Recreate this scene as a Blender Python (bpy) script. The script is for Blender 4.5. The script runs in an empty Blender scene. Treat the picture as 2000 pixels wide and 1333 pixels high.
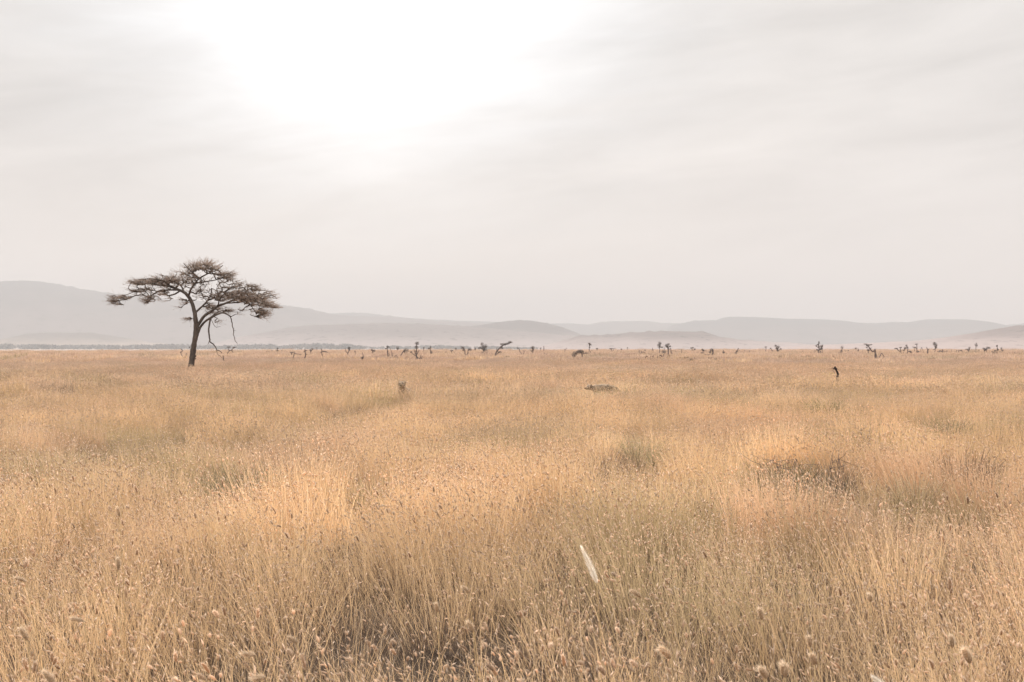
import bpy, math, random
import numpy as np

# ------------------------------------------------------------------ camera, sky, sun, exposure
S = bpy.context.scene
F = 2300.0            # focal length in pixels of the 2000 px wide frame
HZ = 682.0            # pixel row of the true horizon
EYE = 1.7             # camera height
cam_d = bpy.data.cameras.new("camera")
cam = bpy.data.objects.new("camera", cam_d)
S.collection.objects.link(cam)
cam.location = (0, 0, EYE)
cam.rotation_euler = (math.pi / 2, 0, 0)
cam_d.sensor_width = 36.0
cam_d.lens = F / 2000 * 36
cam_d.shift_y = (HZ - 666.5) / 2000
cam_d.clip_start = 0.05
cam_d.clip_end = 60000
cam_d.dof.use_dof = True
cam_d.dof.focus_distance = 13.0
cam_d.dof.aperture_fstop = 10.0
S.camera = cam

SUN_EL = math.radians(18.0)
SUN_AZ = math.radians(-7.0)          # from +Y towards +X
SUN_DIR = np.array([math.sin(SUN_AZ) * math.cos(SUN_EL), math.cos(SUN_AZ) * math.cos(SUN_EL), math.sin(SUN_EL)])
sun_d = bpy.data.lights.new("sun", 'SUN')
sun_d.energy = 5.0
sun_d.angle = math.radians(9)
sun_d.color = (1.0, 0.93, 0.86)
sun = bpy.data.objects.new("sun", sun_d)
S.collection.objects.link(sun)
sun.rotation_euler = (math.pi / 2 - SUN_EL, 0, math.pi - SUN_AZ)

S.view_settings.view_transform = 'Standard'
S.view_settings.look = 'None'
S.view_settings.exposure = 0.55
S.view_settings.gamma = 1.0
S.render.engine = 'CYCLES'
cy = S.cycles
cy.use_denoising = True
cy.max_bounces = 10
cy.diffuse_bounces = 6
cy.glossy_bounces = 2
cy.transmission_bounces = 4
cy.transparent_max_bounces = 8
cy.volume_bounces = 2
cy.use_adaptive_sampling = False
cy.caustics_reflective = False
cy.caustics_refractive = False


def N(nt, typ, **kw):
    n = nt.nodes.new(typ)
    for k, v in kw.items():
        setattr(n, k, v)
    return n


def L(nt, a, b):
    nt.links.new(a, b)


def mth(nt, op, a, b=None, c=None, clamp=False):
    n = nt.nodes.new('ShaderNodeMath')
    n.operation = op
    n.use_clamp = clamp
    for i, v in enumerate((a, b, c)):
        if v is None:
            continue
        if isinstance(v, (int, float)):
            n.inputs[i].default_value = v
        else:
            nt.links.new(v, n.inputs[i])
    return n.outputs[0]


def mixc(nt, f, a, b, mode='MIX'):
    n = nt.nodes.new('ShaderNodeMix')
    n.data_type = 'RGBA'
    n.blend_type = mode
    for s, v in ((n.inputs[0], f), (n.inputs[6], a), (n.inputs[7], b)):
        if isinstance(v, (int, float)):
            s.default_value = v
        elif isinstance(v, tuple):
            s.default_value = (*v, 1) if len(v) == 3 else v
        else:
            nt.links.new(v, s)
    return n.outputs[2]


def ramp(nt, f, lo, hi, smooth=True, to=(0.0, 1.0)):
    n = nt.nodes.new('ShaderNodeMapRange')
    n.interpolation_type = 'SMOOTHSTEP' if smooth else 'LINEAR'
    n.inputs[1].default_value = lo
    n.inputs[2].default_value = hi
    n.inputs[3].default_value = to[0]
    n.inputs[4].default_value = to[1]
    if isinstance(f, (int, float)):
        n.inputs[0].default_value = f
    else:
        nt.links.new(f, n.inputs[0])
    return n.outputs[0]


def noise(nt, vec, scale, detail=3.0, rough=0.5, dist=0.0):
    n = nt.nodes.new('ShaderNodeTexNoise')
    n.inputs['Scale'].default_value = scale
    n.inputs['Detail'].default_value = detail
    n.inputs['Roughness'].default_value = rough
    n.inputs['Distortion'].default_value = dist
    if vec is not None:
        nt.links.new(vec, n.inputs['Vector'])
    return n.outputs['Fac']


def mapping(nt, vec, scale=(1, 1, 1), loc=(0, 0, 0)):
    n = nt.nodes.new('ShaderNodeMapping')
    n.inputs['Scale'].default_value = scale
    n.inputs['Location'].default_value = loc
    nt.links.new(vec, n.inputs['Vector'])
    return n.outputs['Vector']


# ---- the sky: thin overcast lit from behind by the sun
W = bpy.data.worlds.new("World")
S.world = W
W.use_nodes = True
nt = W.node_tree
nt.nodes.clear()
out = N(nt, 'ShaderNodeOutputWorld')
geo = N(nt, 'ShaderNodeTexCoord')
D = geo.outputs['Generated']
sky = N(nt, 'ShaderNodeTexSky')
sky.sky_type = 'NISHITA'
sky.sun_disc = False
sky.sun_elevation = SUN_EL
sky.sun_rotation = SUN_AZ
sky.dust_density = 1.0
bg_air = N(nt, 'ShaderNodeBackground')
bg_air.inputs['Strength'].default_value = 0.07
L(nt, sky.outputs[0], bg_air.inputs['Color'])
sep = N(nt, 'ShaderNodeSeparateXYZ')
L(nt, D, sep.inputs[0])
z = sep.outputs['Z']
el = mth(nt, 'ARCSINE', z)
az = mth(nt, 'ARCTAN2', sep.outputs['X'], sep.outputs['Y'])
comb = N(nt, 'ShaderNodeCombineXYZ')
L(nt, az, comb.inputs[0])
L(nt, mth(nt, 'ADD', mth(nt, 'MULTIPLY', el, 4.2), mth(nt, 'MULTIPLY', az, -0.45)), comb.inputs[1])
AE = comb.outputs[0]
n_big = noise(nt, mapping(nt, AE, (2.6, 2.6, 1), (3.1, 1.7, 0)), 2.0, 5, 0.55, 0.4)
n_streak = noise(nt, mapping(nt, AE, (1.0, 1.7, 1), (8.2, 0.4, 0)), 3.4, 6, 0.58, 0.6)
n_edge = noise(nt, mapping(nt, AE, (1.0, 1.3, 1), (1.2, 5.5, 0)), 5.0, 5, 0.55, 0.5)
# distance from the hidden sun, stretched sideways, its edge broken by cloud
da = mth(nt, 'MULTIPLY', mth(nt, 'SUBTRACT', az, SUN_AZ - 0.004), 0.84)
de = mth(nt, 'SUBTRACT', el, SUN_EL + 0.015)
rad = mth(nt, 'SQRT', mth(nt, 'ADD', mth(nt, 'MULTIPLY', da, da), mth(nt, 'MULTIPLY', de, de)))
warp = mth(nt, 'MULTIPLY', mth(nt, 'SUBTRACT', n_edge, 0.5), 0.11)
radw = mth(nt, 'ADD', rad, warp)
front = ramp(nt, sep.outputs['Y'], 0.0, 0.4)
glow_wide = mth(nt, 'MULTIPLY', ramp(nt, radw, 0.33, 0.06), front)
glow_core = mth(nt, 'MULTIPLY', ramp(nt, radw, 0.225, 0.06), front)
glow_sun = mth(nt, 'MULTIPLY', ramp(nt, rad, 0.10, 0.0), front)
horizon = ramp(nt, el, 0.0, 0.26)
base = mixc(nt, horizon, (0.605, 0.562, 0.537), (0.578, 0.553, 0.533))
cl = mth(nt, 'ADD', mth(nt, 'MULTIPLY', mth(nt, 'SUBTRACT', n_big, 0.5), 0.48), mth(nt, 'MULTIPLY', mth(nt, 'SUBTRACT', n_streak, 0.5), 0.24))
cl = mth(nt, 'MULTIPLY', cl, ramp(nt, el, 0.02, 0.16))
# a thicker bank of cloud to the left of the glow
bank = mth(nt, 'MULTIPLY', ramp(nt, az, -0.16, -0.34), mth(nt, 'MULTIPLY', ramp(nt, el, 0.05, 0.14), ramp(nt, el, 0.34, 0.20)))
bank = mth(nt, 'MULTIPLY', bank, ramp(nt, n_streak, 0.30, 0.62))
cl = mth(nt, 'SUBTRACT', cl, mth(nt, 'MULTIPLY', bank, 0.11))
k = mth(nt, 'ADD', 1.0, cl)
zen = ramp(nt, el, 0.32, 1.1, to=(0.0, 2.2))
k = mth(nt, 'ADD', k, zen)
k = mth(nt, 'ADD', k, mth(nt, 'MULTIPLY', glow_wide, 0.09))
k = mth(nt, 'ADD', k, mth(nt, 'MULTIPLY', glow_core, 0.48))
k = mth(nt, 'ADD', k, mth(nt, 'MULTIPLY', glow_sun, 5.0))
base = mixc(nt, mth(nt, 'MULTIPLY', glow_wide, 0.9), base, (0.575, 0.592, 0.615))
bg_cloud = N(nt, 'ShaderNodeBackground')
L(nt, base, bg_cloud.inputs['Color'])
L(nt, k, bg_cloud.inputs['Strength'])
mx = N(nt, 'ShaderNodeMixShader')
mx.inputs[0].default_value = 0.97
L(nt, bg_air.outputs[0], mx.inputs[1])
L(nt, bg_cloud.outputs[0], mx.inputs[2])
L(nt, mx.outputs[0], out.inputs['Surface'])
W.cycles.sampling_method = 'MANUAL'
W.cycles.sample_map_resolution = 512

# ------------------------------------------------------------------ helpers
rng = np.random.default_rng(7)
random.seed(7)
COL = S.collection


def at(px, py, d):
    return np.array([(px - 1000.0) / F * d, d, EYE + (HZ - py) / F * d])


def tag(o, label=None, cat=None, group=None, kind=None):
    if label:
        o['label'] = label
    if cat:
        o['category'] = cat
    if group:
        o['group'] = group
    if kind:
        o['kind'] = kind
    return o


class MB:
    """collects quads and triangles for ONE mesh"""

    def __init__(self):
        self.v, self.q, self.t, self.c, self.n = [], [], [], [], 0

    def add(self, v, q=None, t=None, c=(1, 1, 1)):
        v = np.asarray(v, float).reshape(-1, 3)
        self.v.append(v)
        if q is not None and len(q):
            self.q.append(np.asarray(q, int) + self.n)
        if t is not None and len(t):
            self.t.append(np.asarray(t, int) + self.n)
        c = np.asarray(c, float)
        if c.ndim == 1:
            c = np.tile(c, (len(v), 1))
        self.c.append(c)
        self.n += len(v)

    def mesh(self, name, mat, smooth=False):
        m = bpy.data.meshes.new(name)
        v = np.concatenate(self.v)
        q = np.concatenate(self.q) if self.q else np.zeros((0, 4), int)
        t = np.concatenate(self.t) if self.t else np.zeros((0, 3), int)
        m.vertices.add(len(v))
        m.vertices.foreach_set('co', v.ravel())
        m.loops.add(q.size + t.size)
        m.loops.foreach_set('vertex_index', np.concatenate([q.ravel(), t.ravel()]))
        m.polygons.add(len(q) + len(t))
        st = np.concatenate([np.arange(len(q)) * 4, q.size + np.arange(len(t)) * 3])
        m.polygons.foreach_set('loop_start', st)
        if smooth:
            m.polygons.foreach_set('use_smooth', np.ones(len(st), bool))
        a = m.attributes.new('tint', 'FLOAT_COLOR', 'POINT')
        c = np.concatenate(self.c)
        a.data.foreach_set('color', np.c_[c, np.ones(len(c))].ravel())
        m.update(calc_edges=True)
        m.validate()
        m.materials.append(mat)
        return m

    def build(self, name, mat, parent=None, smooth=False, loc=None):
        o = bpy.data.objects.new(name, self.mesh(name, mat, smooth))
        COL.objects.link(o)
        if parent is not None:
            o.parent = parent
        if loc is not None:
            o.location = loc
        return o


def empty(name, loc):
    o = bpy.data.objects.new(name, None)
    COL.objects.link(o)
    o.location = tuple(loc)
    o.empty_display_size = 0.3
    return o


def tube(mb, pts, radii, sides=6, c=(1, 1, 1), cap=True):
    pts = np.asarray(pts, float)
    n = len(pts)
    radii = np.broadcast_to(np.asarray(radii, float), (n,))
    tan = np.gradient(pts, axis=0)
    tan /= np.linalg.norm(tan, axis=1)[:, None] + 1e-9
    ref = np.array([0.31, 0.87, 0.17]) if abs(tan[0, 1]) < 0.8 else np.array([1.0, 0.1, 0.0])
    a = np.cross(tan, ref)
    a /= np.linalg.norm(a, axis=1)[:, None] + 1e-9
    b = np.cross(tan, a)
    th = np.arange(sides) / sides * 2 * math.pi
    ring = pts[:, None, :] + radii[:, None, None] * (np.cos(th)[None, :, None] * a[:, None, :] + np.sin(th)[None, :, None] * b[:, None, :])
    v = ring.reshape(-1, 3)
    i = np.arange(n - 1)[:, None] * sides
    j = np.arange(sides)[None, :]
    j2 = (j + 1) % sides
    q = np.stack([i + j, i + j2, i + sides + j2, i + sides + j], -1).reshape(-1, 4)
    t = []
    if cap:
        v = np.vstack([v, pts[-1] + tan[-1] * radii[-1] * 0.6])
        e = len(v) - 1
        o = (n - 1) * sides
        t = [(o + s, o + (s + 1) % sides, e) for s in range(sides)]
    mb.add(v, q, t, c)


def smooth_path(pts, n):
    """Catmull-Rom resample"""
    p = np.asarray(pts, float)
    if len(p) == 2:
        u = np.linspace(0, 1, n)[:, None]
        return p[0] * (1 - u) + p[1] * u
    P = np.vstack([2 * p[0] - p[1], p, 2 * p[-1] - p[-2]])
    m = len(p) - 1
    res = []
    for u in np.linspace(0, m - 1e-6, n):
        i = int(u)
        f = u - i
        a, b, c, d = P[i], P[i + 1], P[i + 2], P[i + 3]
        res.append(0.5 * (2 * b + (c - a) * f + (2 * a - 5 * b + 4 * c - d) * f * f + (3 * b - a - 3 * c + d) * f ** 3))
    return np.array(res)


def vnoise(x, y, scale, seed):
    """smooth value noise in metres, 0..1"""
    x = np.asarray(x, float) / scale + seed * 17.31
    y = np.asarray(y, float) / scale + seed * 5.77
    xi, yi = np.floor(x).astype(np.int64), np.floor(y).astype(np.int64)
    fx, fy = x - xi, y - yi
    fx, fy = fx * fx * (3 - 2 * fx), fy * fy * (3 - 2 * fy)

    def h(a, b):
        n = (a * 374761393 + b * 668265263 + seed * 974634) & 0x7fffffff
        n = ((n ^ (n >> 13)) * 1274126177) & 0x7fffffff
        return ((n ^ (n >> 16)) & 0xffff) / 65535.0
    return (h(xi, yi) * (1 - fx) + h(xi + 1, yi) * fx) * (1 - fy) + (h(xi, yi + 1) * (1 - fx) + h(xi + 1, yi + 1) * fx) * fy


def fbm(x, y, scale, seed, oct=4):
    s, a, t = 0, 1.0, 0
    for o in range(oct):
        s = s + a * vnoise(x, y, scale / 2 ** o, seed + o)
        t += a
        a *= 0.55
    return s / t


# ------------------------------------------------------------------ materials
def new_mat(name):
    m = bpy.data.materials.new(name)
    m.use_nodes = True
    t = m.node_tree
    t.nodes.clear()
    o = N(t, 'ShaderNodeOutputMaterial')
    return m, t, o


def leafy(name, col, var=0.3, transl=0.35, rough=0.75, inst=False, scale=3.0):
    """thin plant matter: diffuse + light let through; colour = tint x col x noise"""
    m, t, o = new_mat(name)
    at_ = N(t, 'ShaderNodeAttribute', attribute_name='tint')
    c = mixc(t, 1.0, at_.outputs['Color'], col, 'MULTIPLY')
    if inst:
        ai = N(t, 'ShaderNodeAttribute', attribute_name='icol', attribute_type='INSTANCER')
        c = mixc(t, 1.0, c, ai.outputs['Color'], 'MULTIPLY')
    else:
        tc = N(t, 'ShaderNodeTexCoord')
        n = noise(t, tc.outputs['Object'], scale, 3)
        f = ramp(t, n, 0.25, 0.75, to=(1 - var, 1 + var))
        cm = N(t, 'ShaderNodeCombineColor')
        for i in range(3):
            L(t, f, cm.inputs[i])
        c = mixc(t, 1.0, c, cm.outputs[0], 'MULTIPLY')
    d = N(t, 'ShaderNodeBsdfPrincipled')
    d.inputs['Roughness'].default_value = rough
    d.inputs['Specular IOR Level'].default_value = 0.2
    L(t, c, d.inputs['Base Color'])
    tr = N(t, 'ShaderNodeBsdfTranslucent')
    L(t, c, tr.inputs['Color'])
    mxs = N(t, 'ShaderNodeMixShader')
    mxs.inputs[0].default_value = transl
    L(t, d.outputs[0], mxs.inputs[1])
    L(t, tr.outputs[0], mxs.inputs[2])
    L(t, mxs.outputs[0], o.inputs['Surface'])
    return m


def bark(name, c1, c2, scale=6.0):
    m, t, o = new_mat(name)
    tc = N(t, 'ShaderNodeTexCoord')
    n1 = noise(t, mapping(t, tc.outputs['Object'], (1, 1, 0.25)), scale, 5, 0.65)
    n2 = noise(t, tc.outputs['Object'], scale * 0.25, 3)
    c = mixc(t, ramp(t, n1, 0.3, 0.7), c1, c2)
    c = mixc(t, ramp(t, n2, 0.45, 0.7, to=(0, 0.6)), c, tuple(x * 0.7 for x in c1))
    d = N(t, 'ShaderNodeBsdfPrincipled')
    d.inputs['Roughness'].default_value = 0.9
    d.inputs['Specular IOR Level'].default_value = 0.15
    L(t, c, d.inputs['Base Color'])
    b = N(t, 'ShaderNodeBump')
    b.inputs['Strength'].default_value = 0.5
    b.inputs['Distance'].default_value = 0.03
    L(t, n1, b.inputs['Height'])
    L(t, b.outputs[0], d.inputs['Normal'])
    L(t, d.outputs[0], o.inputs['Surface'])
    return m


M_grass = leafy('grass_straw', (1, 1, 1), transl=0.36, inst=True)
M_straw = leafy('straw', (1, 1, 1), var=0.15, transl=0.4, scale=8)
M_bark = bark('acacia_bark', (0.085, 0.068, 0.060), (0.15, 0.122, 0.10), 7)
M_deadwood = bark('dead_wood', (0.12, 0.097, 0.092), (0.19, 0.155, 0.145), 4)
M_burnt = bark('charred_wood', (0.025, 0.018, 0.016), (0.06, 0.045, 0.04), 8)
M_twig = leafy('acacia_foliage', (0.33, 0.27, 0.235), var=0.35, transl=0.2, scale=0.8)
M_tuft = leafy('stunted_foliage', (0.17, 0.148, 0.135), var=0.25, transl=0.15, scale=0.8)
M_shrub = leafy('shrub_foliage', (1, 1, 1), var=0.25, transl=0.3, scale=4)

# ------------------------------------------------------------------ ground
def ground_mat():
    m, t, o = new_mat('plain_soil')
    g = N(t, 'ShaderNodeNewGeometry')
    P = g.outputs['Position']
    n1 = noise(t, P, 0.9, 6, 0.65)
    n2 = noise(t, P, 0.02, 4, 0.6)
    n3 = noise(t, mapping(t, P, (0.0025, 0.012, 1)), 1.0, 4, 0.6)
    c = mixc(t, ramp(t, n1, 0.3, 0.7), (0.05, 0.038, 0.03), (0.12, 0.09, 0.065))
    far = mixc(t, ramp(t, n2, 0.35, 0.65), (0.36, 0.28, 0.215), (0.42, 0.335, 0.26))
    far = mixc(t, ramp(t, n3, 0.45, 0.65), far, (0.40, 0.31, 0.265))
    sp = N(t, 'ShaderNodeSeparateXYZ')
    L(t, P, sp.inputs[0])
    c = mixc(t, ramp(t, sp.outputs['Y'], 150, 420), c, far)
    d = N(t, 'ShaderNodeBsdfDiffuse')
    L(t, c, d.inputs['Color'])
    b = N(t, 'ShaderNodeBump')
    b.inputs['Strength'].default_value = 0.6
    b.inputs['Distance'].default_value = 0.05
    L(t, n1, b.inputs['Height'])
    L(t, b.outputs[0], d.inputs['Normal'])
    L(t, d.outputs[0], o.inputs['Surface'])
    return m


gm = MB()
gx = np.array([-9500, -3000, -800, -200, -50, 0, 50, 200, 800, 3000, 9500.0])
gy = np.array([-400, -50, 0, 50, 200, 800, 2500, 6000, 13800.0])
X, Y = np.meshgrid(gx, gy)
nx, ny = len(gx), len(gy)
ii = np.array([[j * nx + i, j * nx + i + 1, (j + 1) * nx + i + 1, (j + 1) * nx + i] for j in range(ny - 1) for i in range(nx - 1)])
gm.add(np.stack([X.ravel(), Y.ravel(), 0 * X.ravel()], 1), ii)
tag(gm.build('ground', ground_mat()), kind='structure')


def flat_mat(name, c1, c2, sc):
    m, t, o = new_mat(name)
    g = N(t, 'ShaderNodeNewGeometry')
    n1 = noise(t, mapping(t, g.outputs['Position'], (0.2, 1, 1)), sc, 4, 0.6)
    c = mixc(t, ramp(t, n1, 0.35, 0.65), c1, c2)
    d = N(t, 'ShaderNodeBsdfDiffuse')
    L(t, c, d.inputs['Color'])
    L(t, d.outputs[0], o.inputs['Surface'])
    return m


# dry pan: a pale strip of bare salty ground beyond the grass
pan = MB()
th = np.linspace(0, 2 * math.pi, 60, endpoint=False)
px_ = -560 + 430 * np.cos(th) * (1 + 0.08 * np.sin(5 * th))
py_ = 1500 + 620 * np.sin(th) * (1 + 0.1 * np.cos(3 * th + 1))
pv = np.vstack([[[-560, 1500, 0.02]], np.stack([px_, py_, 0.02 + 0 * th], 1)])
pan.add(pv, t=[(0, 1 + i, 1 + (i + 1) % 60) for i in range(60)])
tag(pan.build('dry_pan', flat_mat('salt_crust', (0.44, 0.38, 0.35), (0.56, 0.50, 0.47), 0.01)), kind='structure')

# ------------------------------------------------------------------ hills
def hill_mat(name, low, high, zmax, spots=0.0, spot_scale=0.03):
    m, t, o = new_mat(name)
    g = N(t, 'ShaderNodeNewGeometry')
    sp = N(t, 'ShaderNodeSeparateXYZ')
    L(t, g.outputs['Position'], sp.inputs[0])
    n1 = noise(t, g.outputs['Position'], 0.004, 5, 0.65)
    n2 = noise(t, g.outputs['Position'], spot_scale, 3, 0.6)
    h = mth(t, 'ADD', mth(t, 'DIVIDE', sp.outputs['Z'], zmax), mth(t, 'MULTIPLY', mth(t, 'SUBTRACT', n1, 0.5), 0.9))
    c = mixc(t, ramp(t, h, 0.15, 0.95), low, high)  # dark wooded tops; paler foot is valley haze painted into the slope colour
    if spots:
        c = mixc(t, ramp(t, n2, 0.58, 0.66, to=(0, spots)), c, (0.06, 0.06, 0.045))
    d = N(t, 'ShaderNodeBsdfDiffuse')
    L(t, c, d.inputs['Color'])
    L(t, d.outputs[0], o.inputs['Surface'])
    return m


def hill(ridge, dist, depth, mat, rough, crest_bumps, seed):
    r = np.array(ridge, float)
    n = 420
    pxs = np.linspace(r[0, 0], r[-1, 0], n)
    # smooth interpolation of the ridge line
    pys = np.interp(pxs, r[:, 0], r[:, 1])
    kk = np.hanning(13)
    kk /= kk.sum()
    pad = np.pad(pys, 6, mode='edge')
    pys = np.convolve(pad, kk, 'valid')
    crest = np.maximum((HZ - pys) / F * dist + EYE, 0.0)
    xs = (pxs - 1000) / F * dist
    ends = np.minimum(1, np.minimum(np.arange(n), n - 1 - np.arange(n)) / 10.0)
    crest = crest * ends
    vs = np.linspace(-1, 1, 27)
    V = []
    for v in vs:
        prof = (math.cos(v * math.pi) * 0.5 + 0.5) ** 0.85
        y = dist + v * depth
        # fan the hill out so that its foot keeps the same bearing spread
        zz = crest * prof
        nz = (fbm(xs, np.full(n, y), 420, seed) - 0.5) * rough * np.sqrt(np.maximum(crest, 0)) * 2.2 * math.sin(math.pi * (v + 1) / 2) * (abs(v) > 0.03)
        zz = zz + nz * (prof ** 0.5) * (1 - 0.6 * prof)
        if abs(v) < 0.04:
            zz = zz + crest_bumps * np.maximum(0, vnoise(xs, xs * 0, 22, seed + 5) - 0.35) * ends * (crest > 20)
        V.append(np.stack([xs, np.full(n, y), zz - 3 * (prof < 0.02)], 1))
    V = np.concatenate(V)
    q = [(j * n + i, j * n + i + 1, (j + 1) * n + i + 1, (j + 1) * n + i) for j in range(len(vs) - 1) for i in range(n - 1)]
    mb = MB()
    mb.add(V, q)
    o = mb.build('hill', mat, smooth=True)
    tag(o, kind='structure')
    return o


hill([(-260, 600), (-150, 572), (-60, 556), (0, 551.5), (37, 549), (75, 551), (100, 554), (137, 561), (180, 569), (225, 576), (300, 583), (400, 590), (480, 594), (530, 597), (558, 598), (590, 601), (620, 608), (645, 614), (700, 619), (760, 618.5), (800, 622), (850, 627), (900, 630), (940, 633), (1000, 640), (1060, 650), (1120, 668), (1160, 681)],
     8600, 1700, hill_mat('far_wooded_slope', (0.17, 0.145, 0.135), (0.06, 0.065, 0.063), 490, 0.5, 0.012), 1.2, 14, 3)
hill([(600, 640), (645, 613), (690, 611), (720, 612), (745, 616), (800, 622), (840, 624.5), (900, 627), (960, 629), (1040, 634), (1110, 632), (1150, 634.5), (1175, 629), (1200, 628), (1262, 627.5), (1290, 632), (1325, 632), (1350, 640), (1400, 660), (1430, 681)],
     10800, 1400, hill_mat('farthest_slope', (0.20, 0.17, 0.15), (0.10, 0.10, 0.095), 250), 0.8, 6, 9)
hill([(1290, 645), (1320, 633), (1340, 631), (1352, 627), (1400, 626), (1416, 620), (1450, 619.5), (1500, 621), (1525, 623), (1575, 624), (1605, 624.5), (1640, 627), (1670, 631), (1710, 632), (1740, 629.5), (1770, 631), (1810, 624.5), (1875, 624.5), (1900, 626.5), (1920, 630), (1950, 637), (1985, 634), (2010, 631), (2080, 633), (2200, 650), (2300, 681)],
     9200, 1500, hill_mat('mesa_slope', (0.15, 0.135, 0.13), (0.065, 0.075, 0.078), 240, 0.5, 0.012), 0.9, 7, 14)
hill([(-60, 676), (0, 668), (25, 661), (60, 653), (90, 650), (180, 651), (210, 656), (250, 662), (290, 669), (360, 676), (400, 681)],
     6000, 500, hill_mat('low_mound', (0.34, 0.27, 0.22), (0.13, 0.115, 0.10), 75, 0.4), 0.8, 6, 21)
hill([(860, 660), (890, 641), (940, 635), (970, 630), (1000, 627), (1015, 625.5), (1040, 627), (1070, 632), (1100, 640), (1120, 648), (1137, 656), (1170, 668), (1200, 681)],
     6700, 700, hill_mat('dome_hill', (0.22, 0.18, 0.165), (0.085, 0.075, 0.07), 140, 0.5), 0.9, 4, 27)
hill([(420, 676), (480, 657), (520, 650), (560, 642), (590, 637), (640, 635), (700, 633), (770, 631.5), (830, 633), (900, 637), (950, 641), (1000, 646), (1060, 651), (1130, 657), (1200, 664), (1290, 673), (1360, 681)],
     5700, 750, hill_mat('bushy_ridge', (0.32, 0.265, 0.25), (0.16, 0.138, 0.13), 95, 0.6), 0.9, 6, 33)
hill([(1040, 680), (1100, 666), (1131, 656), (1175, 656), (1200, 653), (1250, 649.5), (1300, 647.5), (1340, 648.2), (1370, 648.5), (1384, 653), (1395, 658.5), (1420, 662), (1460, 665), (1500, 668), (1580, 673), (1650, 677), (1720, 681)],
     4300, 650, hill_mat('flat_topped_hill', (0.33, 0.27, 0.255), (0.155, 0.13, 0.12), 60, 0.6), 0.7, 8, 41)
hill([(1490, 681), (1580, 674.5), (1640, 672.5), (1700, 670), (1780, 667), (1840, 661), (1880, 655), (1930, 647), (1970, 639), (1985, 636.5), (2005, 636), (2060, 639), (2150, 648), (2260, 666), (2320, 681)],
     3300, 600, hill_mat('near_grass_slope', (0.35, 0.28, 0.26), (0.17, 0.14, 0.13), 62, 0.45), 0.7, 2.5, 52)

# ------------------------------------------------------------------ far-off wood (one mass)
def leaf_cloud(mb, c, r, n, size, col, rg, flat=1.0):
    p = rg.normal(size=(n, 3))
    p /= np.linalg.norm(p, axis=1)[:, None]
    p *= (rg.random(n) ** 0.4)[:, None]
    p = p * np.array(r) + np.array(c)
    a = rg.normal(size=(n, 3))
    a /= np.linalg.norm(a, axis=1)[:, None]
    b = rg.normal(size=(n, 3))
    b -= a * (a * b).sum(1)[:, None]
    b /= np.linalg.norm(b, axis=1)[:, None]
    s = size * (0.6 + 0.8 * rg.random(n))[:, None]
    v = np.stack([p - a * s, p + b * s * flat, p + a * s, p - b * s * flat], 1).reshape(-1, 3)
    q = np.arange(4 * n).reshape(-1, 4)
    sh = np.repeat(0.7 + 0.6 * rg.random(n), 4)[:, None]
    mb.add(v, q, c=np.array(col)[None, :] * sh)


rw = np.random.default_rng(11)
wood = MB()
top = np.array([(-150, 670), (0, 672), (60, 673), (150, 674), (240, 674.5), (330, 673), (420, 675), (490, 673), (525, 672.5), (545, 676), (570, 673), (620, 671.5), (640, 671), (660, 675), (672, 671), (690, 675), (740, 677), (765, 675), (790, 677), (820, 675.5), (850, 674), (900, 676), (960, 676), (1010, 678), (1060, 679), (1110, 681), (1180, 681.5)], float)
for i in range(700):
    pxx = rw.uniform(-150, 1160)
    d = rw.uniform(3900, 4700)
    ht = max(3.0, (HZ - np.interp(pxx, top[:, 0], top[:, 1])) / F * 4300 * rw.uniform(0.75, 1.1) + 1.2)
    x = (pxx - 1000) / F * d
    wdt = ht * rw.uniform(0.6, 1.2)
    leaf_cloud(wood, (x, d, ht * 0.62), (wdt, wdt, ht * 0.38), 46, ht * 0.16, (1, 1, 1), rw)
    leaf_cloud(wood, (x, d, ht * 0.3), (wdt * 0.6, wdt * 0.6, ht * 0.3), 14, ht * 0.16, (1, 1, 1), rw)
tag(wood.build('distant_wood', leafy('distant_wood_foliage', (0.11, 0.112, 0.10), transl=0.1, scale=0.05)), kind='stuff')

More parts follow.
